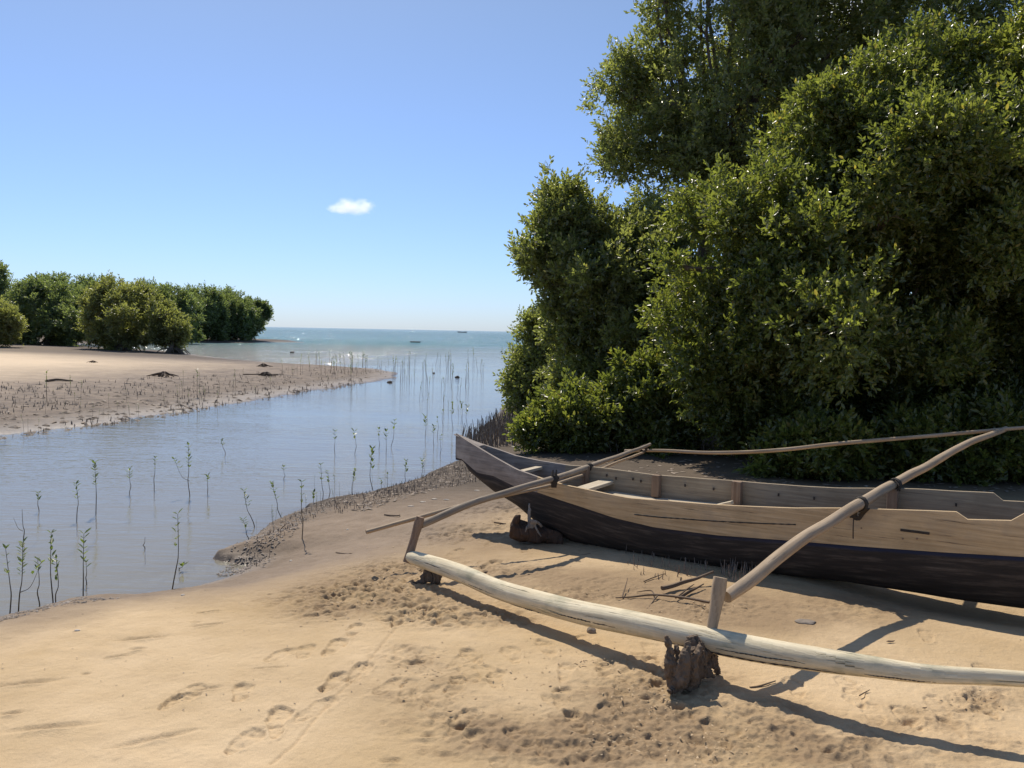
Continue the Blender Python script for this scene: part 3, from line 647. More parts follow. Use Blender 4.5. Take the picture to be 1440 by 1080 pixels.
    mb.build('lashing', ROPE, canoe)
    mb = lash(PY(1258, 682, 5.50), b1, .037, 4, .035, 2)
    c = PY(1262, 692, 5.55)
    for k in range(4): mb.tube(curve_pts([PY(1256+k*2, 682, 5.5), c+Vector((k*.008, 0, -.01)), c+Vector((k*.007, 0, -.05))], 8), .006, n=5)
    mb.build('lashing', ROPE, canoe)
    b2 = (PY(832, 655, 6.75)-PY(720, 690, 5.83)).normalized(); c = PY(779, 674, 6.19)
    mb = lash(c, b2, .028, 4, .04, 3)
    for k in range(5): mb.tube(curve_pts([c+Vector(((k-2)*.008, 0, .05+.02*math.sin(k*2))), c+Vector(((k-2)*.009, -.035, 0)), c+Vector(((k-2)*.007, -.03, -.055))], 10), .006, n=5)
    mb.build('lashing', ROPE, canoe)
    mb = lash(PY(828, 657, 6.70), b2, .026, 4, .04, 4); mb.build('lashing', ROPE, canoe)
    mb = lash(PY(1016, 842, 3.79), Vector((.1, .1, 1)), .041, 2, .02, 5); 
    c = PY(905, 631, 8.0); mb2 = lash(c, b2, .03, 4, .05, 6); mb2.build('lashing', ROPE, canoe)
build_canoe()

# ================================================================== TREES
def inpoly(x, y, poly):
    c = False
    for i in range(len(poly)):
        x1, y1 = poly[i]; x2, y2 = poly[i-1]
        if (y1 > y) != (y2 > y) and x < (x2-x1)*(y-y1)/(y2-y1)+x1: c = not c
    return c
def edged(x, y, poly):
    m = 1e9
    for i in range(len(poly)):
        x1, y1 = poly[i]; x2, y2 = poly[i-1]; dx, dy = x2-x1, y2-y1; t = max(0, min(1, ((x-x1)*dx+(y-y1)*dy)/(dx*dx+dy*dy+1e-9)))
        m = min(m, math.hypot(x-x1-t*dx, y-y1-t*dy))
    return m
def lobes_in(poly, D, T, rmin, rmax, n, seed):
    """rounded boughs filling a crown: returns (centre, radius)"""
    rg = random.Random(seed); xs = [p[0] for p in poly]; ys = [p[1] for p in poly]; out = []; tries = 0
    while len(out) < n and tries < n*80:
        tries += 1; x = rg.uniform(min(xs), max(xs)); y = rg.uniform(min(ys), max(ys))
        if not inpoly(x, y, poly): continue
        e = edged(x, y, poly); r = rg.uniform(rmin, rmax); k = F/D
        if e < r*k*.74:
            r = e/k/.74
            if r < rmin*.6: continue
        bulge = 1-min(1, e/(rmax*2.2*k)); d = D+T*(.5*bulge+(1-bulge)*rg.random()**1.2) if bulge < 1 else D+T*.5
        p = PY(x, y, d); g = .15
        if p.z-r < g: p.z = g+r*.9
        out.append((p, r))
    return out
def foliage(lobes, nleaf, L, Wd, seed, per=9, sub=16, twig=.2, spread=.36):
    rg = np.random.default_rng(seed); C = np.array([tuple(c) for c, r in lobes]); Rr = np.array([r for c, r in lobes])
    # sub-clumps over every bough
    sc = []; sr = []; sd = []
    for c, r in zip(C, Rr):
        d = rg.normal(size=(sub, 3)); d[:, 2] += .25; d /= np.linalg.norm(d, axis=1)[:, None]
        k = rg.uniform(.35, 1.12, sub); sc.append(c+d*(r*k)[:, None]); sr.append(r*rg.uniform(.25, .6, sub)); sd.append(d)
    sc = np.concatenate(sc); sr = np.concatenate(sr); sd = np.concatenate(sd)
    pr = sr**2*rg.uniform(.35, 1.3, len(sr)); pr /= pr.sum(); nt_ = nleaf//per; idx = rg.choice(len(sr), nt_, p=pr)
    v = rg.normal(size=(nt_, 3)); v /= np.linalg.norm(v, axis=1)[:, None]; rad = rg.random(nt_)**.45
    tc = sc[idx]+v*(sr[idx]*rad)[:, None]
    ax = v*.6+sd[idx]*.6+np.array([0, 0, .28])+rg.normal(size=(nt_, 3))*.35; ax /= np.linalg.norm(ax, axis=1)[:, None]
    # leaves around each twig
    T = np.repeat(np.arange(nt_), per); n = len(T); t = np.tile(np.linspace(0, 1, per), nt_)
    base = tc[T]+ax[T]*((t-.5)*twig)[:, None]
    rd = rg.normal(size=(n, 3)); a = ax[T]; rd -= a*(rd*a).sum(1)[:, None]; rd /= np.linalg.norm(rd, axis=1)[:, None]
    dr = a*(.35+.6*t)[:, None]+rd*(.95-.4*t)[:, None]; dr /= np.linalg.norm(dr, axis=1)[:, None]
    nm = np.cross(dr, rg.normal(size=(n, 3))*.8+np.cross(a, dr)); nm /= (np.linalg.norm(nm, axis=1)+1e-9)[:, None]
    sdv = np.cross(nm, dr); s = rg.uniform(.7, 1.25, n)[:, None]; Ln = L*s; Wn = Wd*s
    P0 = base; P3 = base+dr*Ln-nm*Ln*.08
    l1 = base+dr*Ln*.35+sdv*Wn*.5+nm*Wn*.15; l2 = base+dr*Ln*.75+sdv*Wn*.36+nm*Wn*.1
    r1 = base+dr*Ln*.35-sdv*Wn*.5+nm*Wn*.15; r2 = base+dr*Ln*.75-sdv*Wn*.36+nm*Wn*.1
    V = np.stack([P0, l1, l2, P3, r2, r1], 1).reshape(-1, 3)
    o = np.arange(n)*6; q = np.stack([np.stack([o, o+1, o+2, o+3], 1), np.stack([o, o+3, o+4, o+5], 1)], 1).reshape(-1)
    clump = rg.random(len(sr)); tint = np.clip(.25+.45*clump[idx][T]+rg.normal(size=n)*.16, 0, .93); old = rg.random(n) < .03; tint[old] = 1.0
    return V, q, np.repeat(tint, 6)
def leaf_mesh(name, data, m, parent):
    V, q, tint = data; me = bpy.data.meshes.new(name); me.vertices.add(len(V)); me.vertices.foreach_set('co', V.astype(np.float32).ravel())
    me.loops.add(len(q)); me.polygons.add(len(q)//4); me.loops.foreach_set('vertex_index', q.astype(np.int32)); me.polygons.foreach_set('loop_start', np.arange(0, len(q), 4, dtype=np.int32))
    me.update(calc_edges=True); a = me.attributes.new('tint', 'FLOAT', 'POINT'); a.data.foreach_set('value', tint.astype(np.float32))
    return link(name, me, m, parent, smooth=False)
def tree(label, cat, base, lobes, nleaf, L, Wd, leafm, seed, r0=.12, stems=3, limbs=14, twig=.2, group=None, name='mangrove_tree', props=True, sub=16):
    rg = random.Random(seed); base = Vector(base); t = empty(name, base); tag(t, label, cat, group)
    mb = MB(); cen = sum((c for c, r in lobes), Vector())/len(lobes)
    forks = []
    for k in range(stems):
        b = base+Vector((rg.uniform(-1, 1)*r0*3, rg.uniform(-1, 1)*r0*3, -.1)); h = base.z+(cen.z-base.z)*rg.uniform(.35, .7)
        f = Vector((lerp(b.x, cen.x, .5)+rg.uniform(-.3, .3)*r0*8, lerp(b.y, cen.y, .5)+rg.uniform(-.3, .3)*r0*8, h)); mid = lerp(b, f, .5)+Vector((rg.uniform(-1, 1), rg.uniform(-1, 1), 0))*r0*1.2
        mb.tube(jitter(curve_pts([b, mid, f], 12), r0*.4, 1.5, k), rads([r0*1.25, r0*.95, r0*.8, r0*.6], 12), n=9, wob=.2, seed=k+seed); forks.append((f, r0*.6))
        if props:
            for j in range(4):
                an = rg.uniform(0, 6.28); st = lerp(b, mid, rg.uniform(.5, 1.1)); e = b+Vector((math.cos(an), math.sin(an), 0))*rg.uniform(.4, .9)*r0*7; e.z = base.z-.08
                mb.tube(curve_pts([st, lerp(st, e, .5)+Vector((0, 0, r0*1.2)), e], 8), rads([r0*.3, r0*.2, r0*.16], 8), n=6)
    for c, r in rg.sample(lobes, min(limbs, len(lobes))):
        f, fr = rg.choice(forks); mid = lerp(f, c, .5)+Vector((rg.uniform(-.15, .15), rg.uniform(-.15, .15), rg.uniform(0, .2)))*(c-f).length
        mb.tube(jitter(curve_pts([f, mid, c], 10), r0*.5, 2, seed), rads([fr*.75, fr*.45, fr*.2], 10), n=6, wob=.15)
        for j in range(4):
            d = Vector((rg.gauss(0, 1), rg.gauss(0, 1), rg.gauss(.3, 1))).normalized()*r*.8
            mb.tube(curve_pts([lerp(mid, c, .7), c+d*.4+Vector((0, 0, .05*r)), c+d], 6), rads([fr*.2, fr*.13, fr*.06], 6), n=5)
    mb.build('trunk', W_BARK, t)
    leaf_mesh('crown', foliage(lobes, nleaf, L, Wd, seed, twig=twig, sub=sub), leafm, t)
    return t
# big mangrove right behind the canoe
pA = [(1120, 135), (1160, 90), (1215, 75), (1235, 30), (1330, 18), (1375, 60), (1440, 20), (1600, -40), (1720, 60), (1760, 400), (1740, 640), (1500, 660), (1250, 655), (1000, 630), (960, 560), (900, 470), (915, 400), (930, 330), (950, 265), (1000, 250), (1050, 260), (1060, 200)]
tree('huge broad mangrove with glossy leaves right behind the canoe filling the right side', 'tree', (3.9, 12.2, .2), lobes_in(pA, 9.0, 3.2, .26, .62, 260, 1)+lobes_in(pA, 9.9, 2.4, .3, .55, 150, 21), 560000, .064, .029, LEAF_A, 11, r0=.09, stems=6, limbs=36)
pB = [(820, 130), (850, 95), (880, 60), (905, 0), (885, -60), (880, -160), (930, -260), (1060, -320), (1250, -320), (1370, -220), (1400, -60), (1380, 60), (1300, 130), (1150, 250), (1080, 330), (960, 340), (880, 290), (850, 235), (835, 190)]  # unseen crown above the frame is extended to shade the boom's far end
tree('tall grey-green mangrove behind the big glossy one, cut by the frame top', 'tree', (2.9, 16, .2), lobes_in(pB, 14, 3.5, .32, .75, 300, 2), 240000, .074, .033, LEAF_B, 12, r0=.10, stems=4, limbs=50, sub=14)
pC = [(723, 350), (745, 310), (760, 262), (800, 244), (840, 280), (900, 285), (960, 300), (1000, 400), (1000, 560), (960, 620), (860, 600), (780, 560), (770, 480), (755, 430), (740, 385)]
tree('rounded mangrove with a lobed top left of the big one overhanging the creek', 'tree', (1.7, 14.5, .15), lobes_in(pC, 12.6, 3.0, .25, .6, 130, 3), 140000, .074, .033, LEAF_B, 13, r0=.12, stems=4, limbs=20)
pD = [(728, 472), (738, 442), (758, 434), (795, 442), (850, 480), (860, 560), (800, 600), (745, 600), (718, 590), (710, 545), (718, 510)]
tree('pale leafy young mangrove at the water edge farthest left of the right-hand grove', 'tree', (.45, 15.6, .05), lobes_in(pD, 15.0, 2.2, .22, .5, 60, 4), 46000, .074, .033, LEAF_B, 14, r0=.06, stems=4, limbs=12)
pG = [(708, 590), (730, 598), (755, 566), (775, 575), (800, 530), (840, 545), (870, 500), (930, 510), (980, 580), (980, 655), (900, 662), (820, 655), (770, 640), (722, 624), (704, 608)]
tree('low bright green mangrove bush touching the ground behind the canoe bow', 'bush', (.8, 11.4, .15), lobes_in(pG, 10.4, 1.8, .15, .36, 90, 5), 50000, .068, .030, LEAF_A, 15, r0=.04, stems=6, limbs=16, name='mangrove_bush')
pE = [(1280, 110), (1300, 20), (1340, -120), (1500, -240), (1700, -200), (1800, 0), (1750, 200), (1500, 220), (1380, 180)]
tree('dark tall mangrove behind the big one at the upper right corner', 'tree', (6.5, 15, .2), lobes_in(pE, 12.8, 3.0, .5, 1.0, 50, 6), 60000, .085, .036, LEAF_B, 16, r0=.15, stems=3, limbs=20)
pI = [(930, 480), (1100, 420), (1400, 400), (1750, 400), (1760, 645), (930, 640)]
tree('dense dark mangrove thicket low between the trunks of the grove', 'bush', (4.5, 14, .2), lobes_in(pI, 13, 1.6, .4, .8, 70, 8), 60000, .09, .04, LEAF_A, 18, r0=.05, stems=5, limbs=14, name='mangrove_bush')
pJ = [(1000, 650), (1050, 630), (1130, 600), (1250, 600), (1400, 580), (1740, 560), (1760, 700), (1300, 690), (1080, 680), (1005, 672)]
tree('low shaded mangrove bush reaching the ground along the far side of the canoe', 'bush', (3.6, 9.9, .25), lobes_in(pJ, 8.6, 1.3, .18, .38, 120, 9), 90000, .070, .031, LEAF_A, 19, r0=.035, stems=7, limbs=24, name='mangrove_bush')
# deeper part of the grove
pH = [(800, 420), (900, 330), (1050, 200), (1200, 150), (1400, 120), (1700, 150), (1900, 300), (1900, 560), (1400, 590), (900, 590), (800, 520)]
tree('shaded mangrove deep inside the grove behind the others', 'tree', (5, 20, .2), lobes_in(pH, 17, 6, .8, 1.5, 80, 7), 80000, .13, .055, LEAF_B, 17, r0=.18, stems=5, limbs=24)

# ---- trees across the creek
def far_tree(label, poly, D, T, n, nl, rmin, rmax, m, seed, base, L=.30, cat='tree'):
    b = PY(base[0], base[1], D+T*.5)
    tree(label, cat, (b.x, b.y, gz(b.x, b.y)), lobes_in(poly, D, T, rmin, rmax, n, seed), nl, L, L*.5, m, seed, r0=.16, stems=3, limbs=10, twig=.5, group='mangroves on the far side of the creek')
far_tree('big olive mangrove with a pale tuft on top, alone before the far grove', [(112, 470), (116, 430), (122, 404), (140, 400), (145, 382), (166, 380), (176, 398), (205, 398), (218, 412), (240, 425), (244, 450), (244, 480), (215, 490), (160, 490), (122, 484)], 52, 6, 110, 80000, .28, .7, LEAF_F, 31, (185, 490), L=.13)
far_tree('olive mangrove standing outside the left frame edge', [(-280, 478), (-270, 425), (-220, 405), (-160, 400), (-110, 410), (-70, 430), (-60, 478)], 54, 6, 70, 34000, .35, .85, LEAF_F, 41, (-170, 486), L=.15)
far_tree('dark mangrove behind the one outside the left frame edge', [(-420, 470), (-400, 400), (-330, 380), (-240, 378), (-150, 385), (-60, 380), (-30, 400), (-20, 472)], 68, 7, 110, 46000, .45, 1.0, LEAF_D, 42, (-220, 484), L=.18)
far_tree('small round olive mangrove at the right foot of the big lone one', [(222, 445), (245, 438), (262, 450), (264, 475), (252, 489), (225, 490), (214, 470)], 53, 3, 40, 20000, .25, .55, LEAF_F, 32, (245, 490), L=.13)
far_tree('olive mangrove at the left frame edge with its crown hanging to the sand', [(-60, 480), (-50, 430), (-20, 420), (15, 428), (32, 450), (30, 480), (0, 486)], 50, 5, 60, 38000, .28, .7, LEAF_F, 33, (-10, 488), L=.13)
far_tree('dark spreading mangrove between the left edge and the lone one', [(5, 482), (5, 425), (30, 398), (60, 392), (95, 402), (132, 415), (138, 470), (120, 486), (60, 487)], 60, 6, 110, 70000, .35, .85, LEAF_D, 34, (70, 486), L=.155)
far_tree('tallest dark tree at the far left edge of the photo', [(-40, 450), (-30, 380), (0, 368), (14, 383), (16, 400), (35, 410), (40, 460)], 66, 6, 60, 26000, .35, .85, LEAF_D, 35, (-5, 486), L=.155)
far_tree('dark flat-topped mangrove row behind the left trees', [(20, 480), (24, 396), (70, 388), (105, 388), (135, 392), (160, 406), (165, 480)], 72, 6, 100, 48000, .4, .9, LEAF_D, 36, (95, 484), L=.17)
far_tree('dark mangrove showing behind the right shoulder of the lone olive one', [(160, 480), (170, 402), (208, 398), (240, 402), (262, 408), (285, 425), (285, 480), (230, 484)], 84, 6, 100, 46000, .45, 1.0, LEAF_D, 37, (235, 482), L=.19)
far_tree('dark green headland mangrove, first of the row reaching toward the sea', [(240, 478), (248, 420), (266, 403), (288, 400), (308, 407), (322, 440), (320, 478), (280, 482)], 96, 6, 90, 42000, .5, 1.1, LEAF_D, 38, (285, 480), L=.20)
far_tree('dark green headland mangrove between its row neighbours', [(290, 478), (296, 420), (308, 407), (330, 406), (348, 416), (362, 445), (356, 476), (320, 481)], 100, 6, 90, 40000, .5, 1.1, LEAF_D, 39, (325, 480), L=.20)
far_tree('outermost headland mangrove leaning over the sea on bare stilts', [(325, 470), (332, 428), (352, 421), (367, 422), (380, 434), (388, 447), (386, 458), (372, 466), (350, 474)], 104, 5, 70, 32000, .45, 1.0, LEAF_D, 40, (352, 480), L=.20)

# ================================================================== SEEDLINGS IN THE CREEK
def seedling(label, tip, base, leaves=7, size=.045, side=0, name='mangrove_seedling', group='mangrove seedlings in the shallow creek', seed=0, onland=False, stub=False):
    rg = random.Random(seed*13+5)
    b = PG(*base) if onland else PZ(base[0], base[1], 0.0); tp = PY(tip[0], tip[1], b.y+rg.uniform(-.05, .05))
    if not onland: b.z = 0
    t = empty(name, b); tag(t, label, 'seedling', group)
    H = (tp-b).length; mid = lerp(b, tp, .5)+Vector((rg.uniform(-.03, .03), 0, 0))*H*2; g = b+Vector((0, 0, -.16))
    P = curve_pts([g, b, lerp(b, mid, .6)+Vector((rg.uniform(-.015, .015), 0, 0)), mid, tp], 14); r = .0032+.0022*min(H, .8)
    mb = MB(); mb.tube(P, rads([r*1.1, r, r*.85, r*.6, r*.35], 14), n=6, wob=.2); 
    if side: 
        s0 = lerp(b, tp, .3); mb.tube(curve_pts([s0, s0+Vector((side*.5, 0, .3))*H*.3, s0+Vector((side*.7, 0, 1))*H*.42], 8), rads([r*.7, r*.4, r*.25], 8), n=5)
    mb.build('stem', STEM, t)
    if leaves:
        V = []; q = []; ti = []
        spots = [(lerp(b, tp, 1-.5*(i/leaves)**1.1), i) for i in range(leaves)]
        if side: spots += [(lerp(b, tp, .3)+Vector((side*.7, 0, 1))*H*.42*f, k) for k, f in enumerate((1, .8, .6, .9))]
        for c, i in spots:
            for k in range(2 if i else 3):
                an = rg.uniform(0, 6.28) if k == 0 else an+3.14+rg.uniform(-.4, .4); up = rg.uniform(.5, 1.4)
                d = Vector((math.cos(an), math.sin(an), up)).normalized(); s = d.cross(Vector((0, 0, 1))).normalized(); nn = s.cross(d); L = size*rg.uniform(.5, 1.1); W = L*.42; o = len(V)
                V += [c, c+d*L*.4+s*W*.5+nn*W*.1, c+d*L*.8+s*W*.3, c+d*L*1.0-nn*L*.1, c+d*L*.8-s*W*.3, c+d*L*.4-s*W*.5+nn*W*.1]
                q += [o, o+1, o+2, o+3, o, o+3, o+4, o+5]; ti += [rg.random()*.9]*6
        leaf_mesh('leaves', (np.array([tuple(v) for v in V]), np.array(q), np.array(ti)), LEAF_S, t)
    return t
SEEDS = [
 ('thin seedling with few top leaves nearest the left frame edge at the bottom bank', (8, 772), (14, 866), 4, .05, 0),
 ('bushiest forked seedling standing at the muddy edge in the lower left', (32, 763), (26, 863), 12, .05, 1),
 ('short seedling with one leafy head standing in water at far left above the others', (54, 694), (55, 719), 4, .05, 0),
 ('bare twig in the water beside the left frame edge', (31, 716), (33, 760), 0, .03, -1),
 ('reddish spindly seedling between the bushy forked one and a taller curved pair', (53, 787), (56, 852), 2, .045, 0),
 ('curved tall seedling, left one of the close pair at the lower left bank', (72, 750), (75, 852), 6, .06, 0),
 ('straight shorter seedling, right one of the close pair at the lower left bank', (79, 786), (79, 858), 7, .045, 0),
 ('seedling with a leaning root below the tallest dark-leaved one', (107, 681), (108, 731), 6, .055, 0),
 ('leafy seedling at the right end of the crumbly mud edge, lower left', (118, 751), (117, 840), 6, .06, 0),
 ('tiny pale seedling touching the leafy one at the end of the mud edge', (121, 791), (122, 822), 2, .045, 0),
 ('tall densely leaved seedling standing in open water in the left half', (133, 650), (135, 722), 11, .065, 0),
 ('small seedling in open water just right of the densely leaved tall one', (182, 659), (182, 694), 5, .05, 0),
 ('slender sparse seedling in open water, second right of the densely leaved tall one', (218, 644), (217, 686), 4, .045, 0),
 ('tall forked seedling with a side shoot in the middle of the creek', (265, 626), (267, 698), 8, .06, -1),
 ('short seedling just right of the tall forked one in mid creek', (292, 669), (292, 694), 4, .055, 0),
 ('drooping broken-looking seedling alone in water toward the far bank', (311, 619), (317, 638), 4, .06, 0),
 ('small bare stick poking from the water left of the lone leaning seedling', (204, 755), (204, 772), 0, .03, 0),
 ('lone seedling leaning right with a leafy head in the near water', (250, 723), (242, 833), 6, .055, 0),
 ('few leaves barely above water at the foot of the lone leaning seedling', (258, 795), (252, 801), 3, .05, 0),
 ('left-leaning seedling in water just off the crusty mud point', (343, 691), (358, 741), 6, .055, 0),
 ('small leafy seedling rooted at the crusty mud point', (342, 731), (350, 760), 5, .05, 0),
 ('left-leaning seedling right of the crusty point standing at the water line', (382, 679), (397, 733), 7, .05, 0),
 ('small single-headed seedling in water above the crusty bank', (399, 657), (399, 674), 2, .055, 0),
 ('upright seedling on the mud with a long bare stem and leafy top', (424, 678), (425, 757), 4, .05, 0),
 ('stubby bushy seedling at the bank right of the long bare-stemmed one', (441, 693), (440, 715), 5, .05, 0),
 ('tall thin seedling at the bank, left of a close thin twosome', (451, 654), (453, 711), 4, .05, 0),
 ('shorter thin seedling at the bank, right of a close thin twosome', (461, 663), (462, 704), 4, .05, 0),
 ('seedling in mid water, left of two alike heads above the bank', (471, 607), (471, 640), 3, .07, 0),
 ('seedling in mid water, right of two alike heads above the bank', (498, 607), (499, 638), 3, .075, 0),
 ('right-leaning seedling with a leafy top rising from the bank edge', (499, 661), (496, 699), 6, .055, 0),
 ('tallest many-leaved seedling in the centre by the bank', (523, 632), (525, 693), 10, .065, 0),
 ('flat-headed seedling in mid water behind the tallest central one', (533, 604), (533, 632), 3, .08, 0),
 ('short dark sprout at the bank right of the tallest central seedling', (536, 674), (536, 696), 3, .045, 0),
 ('thin needle-like sprout at the bank between two leafy seedlings', (545, 667), (545, 693), 2, .04, 0),
 ('slim seedling in mid water right beside the flat-headed one', (543, 607), (543, 639), 4, .07, 0),
 ('narrow right-leaning seedling in mid water with closed top leaves', (555, 592), (550, 629), 3, .08, 0),
 ('leafy seedling at the bank left of the pale broom of sticks', (571, 649), (572, 685), 6, .055, 0),
 ('pale green seedling standing above the pale broom of sticks near the bow', (594, 646), (594, 679), 4, .055, 0),
 ('tall leafy seedling in mid water left of the canoe bow', (598, 586), (598, 616), 8, .085, 0),
 ('shorter round-headed seedling in water left of the canoe bow', (610, 600), (610, 627), 4, .075, 0),
 ('thin sprout in water just behind the round-headed seedling', (615, 588), (615, 613), 2, .06, 0),
 ('thin sprout in water above the canoe bow, left of the tall grey ones', (623, 578), (623, 599), 2, .06, 0),
 ('slight sprout in the water close to the tip of the canoe bow', (619, 613), (619, 640), 2, .05, 0),
 ('tall grey seedling directly above the canoe bow tip', (636, 568), (637, 602), 6, .08, 0),
 ('tall grey seedling right above the bow between the tip and the bush', (649, 566), (650, 596), 5, .08, 0),
 ('grey seedling beside the grove edge above the bow', (657, 571), (657, 600), 5, .08, 0),
]
for i, (lb, tp, bs, nl, sz, sd) in enumerate(SEEDS):
    seedling(lb, tp, bs, nl, sz, sd, seed=i, onland=(lb.find('mud with') > 0))
# many thin seedlings off the tip of the spit and along the spit itself: shared meshes, each an object
def proto(seed, H, nl, sz, r=.012):
    rg = random.Random(seed); mb = MB(); tp = Vector((rg.uniform(-.12, .12)*H, 0, H)); mb.tube(curve_pts([Vector((0, 0, -.25)), Vector((0, 0, 0)), lerp(Vector(), tp, .5)+Vector((rg.uniform(-.04, .04), 0, 0)), tp], 6), rads([r, r*.8, r*.4], 6), n=5)
    V = [tuple(v) for v in mb.v]; Fc = list(mb.f)
    n0 = len(Fc)
    for i in range(nl):
        c = lerp(Vector(), tp, 1-.55*i/nl); an = rg.uniform(0, 6.28); d = Vector((math.cos(an), math.sin(an), rg.uniform(.4, 1.3))).normalized(); s = d.cross(Vector((0, 0, 1))).normalized(); o = len(V); L = sz*rg.uniform(.7, 1.3)
        V += [tuple(c), tuple(c+d*L*.5+s*L*.22), tuple(c+d*L), tuple(c+d*L*.5-s*L*.22)]; Fc.append((o, o+1, o+2, o+3))
    me = bpy.data.meshes.new('seedling'); me.from_pydata(V, [], Fc); me.materials.append(STEM); me.materials.append(LEAF_S)
    me.polygons.foreach_set('material_index', [0]*n0+[1]*(len(Fc)-n0)); a = me.attributes.new('tint', 'FLOAT', 'POINT'); a.data.foreach_set('value', [rg.random()*.8 for _ in V]); me.update()
    return me
PR = [proto(i, 1.0, n, .11) for i, n in enumerate((6, 9, 3, 12, 0, 7))]
rg = random.Random(3)
KIND = ['leafy', 'bushy', 'sparse-leaved', 'densely leaved', 'leafless stick-like', 'slender leafy']
def put(px, py, hpx, label, group, me=None, land=None):
    k = rg.randrange(len(PR)); me = me or PR[k]
    if '%s' in label:
        lo, hi = (395, 680) if 'shallows' in label else ((0, 520) if 'spit' in label else (590, 668)); f = (px-lo)/(hi-lo)*4
        label = label % (KIND[k], ['leftmost', 'left-centre', 'right-centre', 'rightmost'][min(3, max(0, int(f)))])
    p = PG(px, py)
    if p.z < .01: p = PZ(px, py, 0)
    o = bpy.data.objects.new('mangrove_seedling', me or rg.choice(PR)); COL.objects.link(o); o.location = p
    h = hpx/F*p.y; o.scale = (h*.9, h*.9, h); o.rotation_euler = (rg.uniform(-.06, .06), rg.uniform(-.12, .12), rg.uniform(0, 6.28)); tag(o, label, 'seedling', group)
for i in range(115):
    x = 395+285*rg.random()**.8; top = 506+max(0, (560-x))*.02; y = rg.uniform(top, 545) if x > 540 else rg.uniform(top+2, 530)
    put(x, y, rg.uniform(9, 26)*(.7+.6*(y-500)/45), '%s thin seedling in the %s quarter of the shallows off the spit tip', 'seedlings off the spit tip')
for i in range(75):
    x = rg.uniform(0, 520); yb = float(np.interp(x, [0, 100, 250, 400, 500, 550], [612, 600, 580, 555, 540, 528])); y = yb-rg.random()**1.3*float(np.interp(x, [0, 520], [55, 22]))-2
    put(x, y, rg.uniform(8, 24), 'small %s seedling on the %s quarter of the grey spit mud', 'seedlings on the mud of the spit')
for i in range(14):
    x = rg.uniform(590, 668); y = rg.uniform(545, 600); put(x, y, rg.uniform(12, 28), '%s thin seedling in the %s part of the water between bow and grove', 'seedlings by the grove edge')
for i in range(26):
    x = rg.uniform(360, 640); yb = float(np.interp(x, [360, 425, 500, 580, 640], [765, 722, 706, 684, 655])); put(x, yb-rg.uniform(-4, 45)*rg.random(), rg.uniform(8, 26), ['%s young seedling beside the rooty near bank, %s quarter of it'][0] if 0 else 'thin young seedling among many along the rooty near bank', 'young seedlings along the near bank')
put(66, 566, 44, 'tallest lone seedling on the left part of the spit mud', 'seedlings on the mud of the spit', PR[1])
put(277, 558, 40, 'tallest leafy seedling on the spit below the driftwood heaps', 'seedlings on the mud of the spit', PR[3])

# ================================================================== BREATHING ROOTS AND LITTER (stuff)
def sticks(name, label, spots, hmin, hmax, r, m=STICK):
    V = []; Fc = []
    for x, y in spots:
        z = gz_fast(x, y); h = rg.uniform(hmin, hmax); tx, ty = rg.uniform(-.25, .25)*h, rg.uniform(-.25, .25)*h; o = len(V); rr = r*rg.uniform(.7, 1.4)
        for k, (f, s) in enumerate(((0, 1), (.6, .8), (1, .4))):
            for j in range(4):
                a = j*1.571+.3; V.append((x+tx*f+math.cos(a)*rr*s, y+ty*f+math.sin(a)*rr*s, z-.02+(h+.02)*f))
        for k in range(2):
            for j in range(4): j2 = (j+1) % 4; Fc.append((o+k*4+j, o+k*4+j2, o+(k+1)*4+j2, o+(k+1)*4+j))
        Fc.append((o+8, o+9, o+10, o+11))
    me = bpy.data.meshes.new(name); me.from_pydata(V, [], Fc); tag(link(name, me, m, smooth=False), label, 'roots', kind='stuff')
def gz_fast(x, y):
    k = (round(x, 2), round(y, 2))
    if k not in _gc: _gc[k] = gz(x, y)
    return _gc[k]
def region(pix, n, dens=1.0):
    out = []
    xs = [p[0] for p in pix]; ys = [p[1] for p in pix]
    while len(out) < n:
        x, y = rg.uniform(min(xs), max(xs)), rg.uniform(min(ys), max(ys))
        if inpoly(x, y, pix): p = PZ(x, y, .12); out.append((p.x, p.y))
    return out
sticks('breathing_roots', 'dense carpet of short breathing roots on the mud left of the bow', region([(470, 712), (540, 690), (600, 665), (650, 640), (672, 650), (690, 670), (690, 700), (600, 715), (520, 735), (470, 740)], 1000), .008, .042, .0026)
sticks('breathing_roots', 'thin line of short roots along the crusty creek edge', region([(340, 770), (370, 750), (420, 718), (470, 704), (480, 718), (430, 745), (360, 785)], 190), .008, .035, .0028)
sticks('breathing_roots', 'tall grey breathing roots under the bush behind the bow', region([(648, 606), (700, 590), (790, 590), (800, 640), (700, 640), (660, 625)], 700), .10, .32, .008)
sticks('breathing_roots', 'tuft of brown breathing roots in the sand beside the float post', region([(1010, 835), (1040, 838), (1072, 846), (1066, 868), (1045, 872), (1015, 868)], 75), .05, .11, .0035)
sticks('breathing_roots', 'sparse breathing roots around the fallen branch by the float', region([(870, 815), (980, 812), (1000, 845), (950, 868), (880, 856)], 90), .02, .07, .003)
sticks('breathing_roots', 'breathing roots scattered in the shade beyond the canoe', region([(830, 652), (1100, 655), (1400, 660), (1400, 690), (850, 662)], 500), .06, .2, .006)
rg2 = [(x, y) for x, y in [(PZ(px_, py_, .1).x, PZ(px_, py_, .1).y) for px_, py_ in [(rg.uniform(0, 540), 0) for _ in range(0)]]]
pts = []
for i in range(1300):
    x = rg.uniform(-10, 545); yb = float(np.interp(x, [0, 100, 250, 400, 500, 550], [612, 600, 580, 555, 540, 528])); y = yb-rg.random()**1.2*float(np.interp(x, [0, 545], [62, 18])); p = PZ(x, y, .06); pts.append((p.x, p.y))
